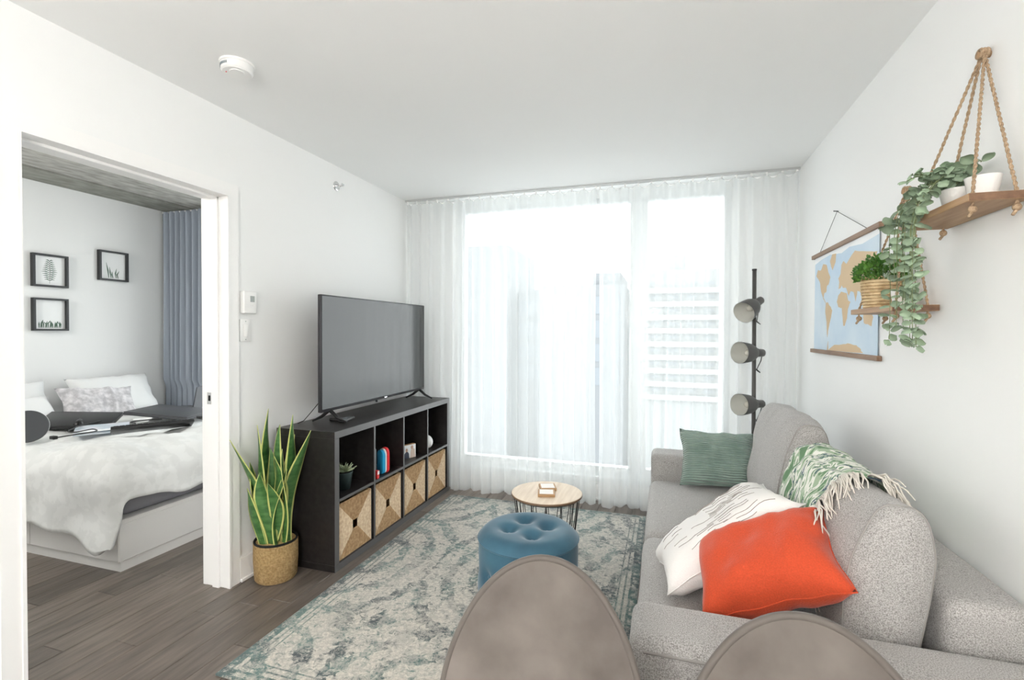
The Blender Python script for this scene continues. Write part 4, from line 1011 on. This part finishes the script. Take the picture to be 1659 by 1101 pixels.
b = MB(); b.box(-.25, .25, -.20, .20, 0, .018); b.xf(Matrix.Rotation(R(5), 4, 'Y')); b.build('body', m_laptop, lb, bevel=.004)
b = MB(); b.box(-.248, .248, -.198, .198, .0185, .026); b.xf(Matrix.Rotation(R(5), 4, 'Y')); b.build('lid', m_laptop, lb, bevel=.003)
laptop((-4.10, 3.30, ZB+.01), R(-60), .30, .20, 100, 'open dark laptop standing at the far side of the bed')
kbd = thing('keyboard', 'black keyboard propped on the front of the bed', 'keyboard', (-3.36, 2.46, ZB+.045), R(58))
b = MB(); b.box(-.23, .23, -.075, .075, 0, .02); b.xf(Matrix.Rotation(R(-22), 4, 'X')); b.build('body', m_plast, kbd, bevel=.004)
for r_ in range(5):
    for c_ in range(14):
        k = MB(); k.box(-.215+c_*.031, -.215+c_*.031+.026, -.065+r_*.027, -.065+r_*.027+.022, .02, .024); k.xf(Matrix.Rotation(R(-22), 4, 'X')); k.build('key', m_laptop, kbd, fix=False)
bwl = thing('small_dish', 'small white dish beside the tablet on the bed', 'dish', (-3.80, 2.70, ZB+.02))
b = MB(); b.lathe([(.035, 0), (.06, .022), (.062, .024), (.056, .022), (.03, .005), (0, .004)], 28, cap=False); b.build('bowl', m_white, bwl, smooth=True)
def bedcable(pts, label, plug=True):
    P = [Vector(p) for p in pts]; f = []
    for i in range(len(P)-1):
        for q in range(5): f.append(P[i].lerp(P[i+1], q/5))
    f.append(P[-1])
    for _ in range(4): f = [f[0]]+[(f[i-1]+f[i]*2+f[i+1])/4 for i in range(1, len(f)-1)]+[f[-1]]
    t = thing('power_cable', label, 'cable', f[0]); o0 = f[0]
    b = MB(); b.tube([q-o0 for q in f], .004, 6); b.build('cord', m_cable, t, smooth=True)
    if plug: b = MB(); b.box(-.02, .02, -.012, .012, -.008, .012); b.build('plug', m_cable, t, bevel=.003)
zc_ = ZB+.05
bedcable([(-3.55, 1.99, zc_+.01), (-3.42, 2.08, zc_+.03), (-3.52, 2.22, zc_+.01), (-3.70, 2.30, zc_), (-3.60, 2.14, zc_+.01), (-3.74, 2.16, zc_), (-3.95, 2.36, zc_-.01), (-4.02, 2.55, zc_-.01)], 'black power cord with a plug curling over the front of the duvet')
bedcable([(-3.62, 2.52, zc_), (-3.72, 2.54, zc_), (-3.66, 2.62, zc_+.005), (-3.60, 2.70, zc_)], 'thin black cord looping between the tablet and laptop', False)
bedcable([(-3.35, 2.80, zc_+.01), (-3.30, 2.92, zc_+.02), (-3.42, 3.02, zc_+.02), (-3.36, 3.12, zc_+.01), (-3.5, 3.2, zc_)], 'tangled black cord at the door end of the keyboard')
pd = thing('fill_globe', 'added unseen fill globe in the bedroom near its door wall', 'lamp', (-4.05, .85, 2.05))  # added out of view to brighten the bedroom
b = MB(); b.lathe([(.14*math.sin(k*PI/16), -.14*math.cos(k*PI/16)) for k in range(17)], 32, cap=False); b.build('globe', m_globe2, pd, smooth=True)
b = MB(); b.tube([(0, 0, .138), (0, 0, HB-2.05)], .004, 8); b.build('cord', m_plast, pd)
# framed prints
def framed(y0, y1, z0_, z1_, label, kind):
    yc, zc2 = (y0+y1)/2, (z0_+z1_)/2; t = thing('framed_print', label, 'picture', (XB, yc, zc2), group='framed botanical prints'); hw, hh = (y1-y0)/2, (z1_-z0_)/2; fw_ = .016
    f = MB()
    for a in ((-hw, hw, hh-fw_, hh), (-hw, hw, -hh, -hh+fw_), (-hw, -hw+fw_, -hh+fw_, hh-fw_), (hw-fw_, hw, -hh+fw_, hh-fw_)): f.box(0, .038, *a)
    f.build('frame', m_frame_blk, t); bx('paper', m_paper, .002, .012, -hw+fw_, hw-fw_, -hh+fw_, hh-fw_, t)
    def leafpoly(pts, w_): 
        b = MB(); b.tube([(.0125, *p) for p in pts], [w_*q for q in ([.5]+[1]*(len(pts)-2)+[.15])], 4); b.v = [(min(max(v[0], .0121), .0132), v[1], v[2]) for v in b.v]; b.build('printed_leaf', m_print, t, fix=False)
    if kind == 'fern':
        leafpoly([(0, -hh*.78), (.004, 0), (-.002, hh*.72)], .0018)
        for k in range(11):
            z_ = -hh*.6+k*hh*.118; L_ = .056*(1-abs(k-4)/11)
            for sg in (-1, 1): leafpoly([(0, z_), (sg*L_*.5, z_+.012), (sg*L_, z_+.008)], .0042)
    elif kind == 'blades':
        for k in range(5): a = (-.035, -.015, .0, .03, .045)[k]; h_ = (.14, .10, .06, .09, .07)[k]; leafpoly([(a, -hh*.8), (a-.008, -hh*.8+h_*.5), (a-.022+.008*k, -hh*.8+h_)], .006)
    else:
        for k in range(15): a = -.075+k*.0107; h_ = .05+.05*abs(nz(k*1.7, 3)); leafpoly([(a, -hh*.82), (a+.006*math.sin(k*2), -hh*.82+h_*.6), (a+.016*math.sin(k*1.3), -hh*.82+h_)], .0052)
k_ = 4.95/4.68
framed(2.485*k_, 2.72*k_, 1.3216+(1.655-1.3216)*k_, 1.3216+(1.912-1.3216)*k_, 'black framed fern print above the other print', 'fern')
framed(2.95*k_, 3.187*k_, 1.3216+(1.75-1.3216)*k_, 1.3216+(2.009-1.3216)*k_, 'black framed print of upright leaf blades near the grey curtain', 'blades')
framed(2.485*k_, 2.718*k_, 1.3216+(1.309-1.3216)*k_, 1.3216+(1.566-1.3216)*k_, 'black framed print of clustered green leaves below the fern print', 'cluster')
bpy.context.view_layer.update()
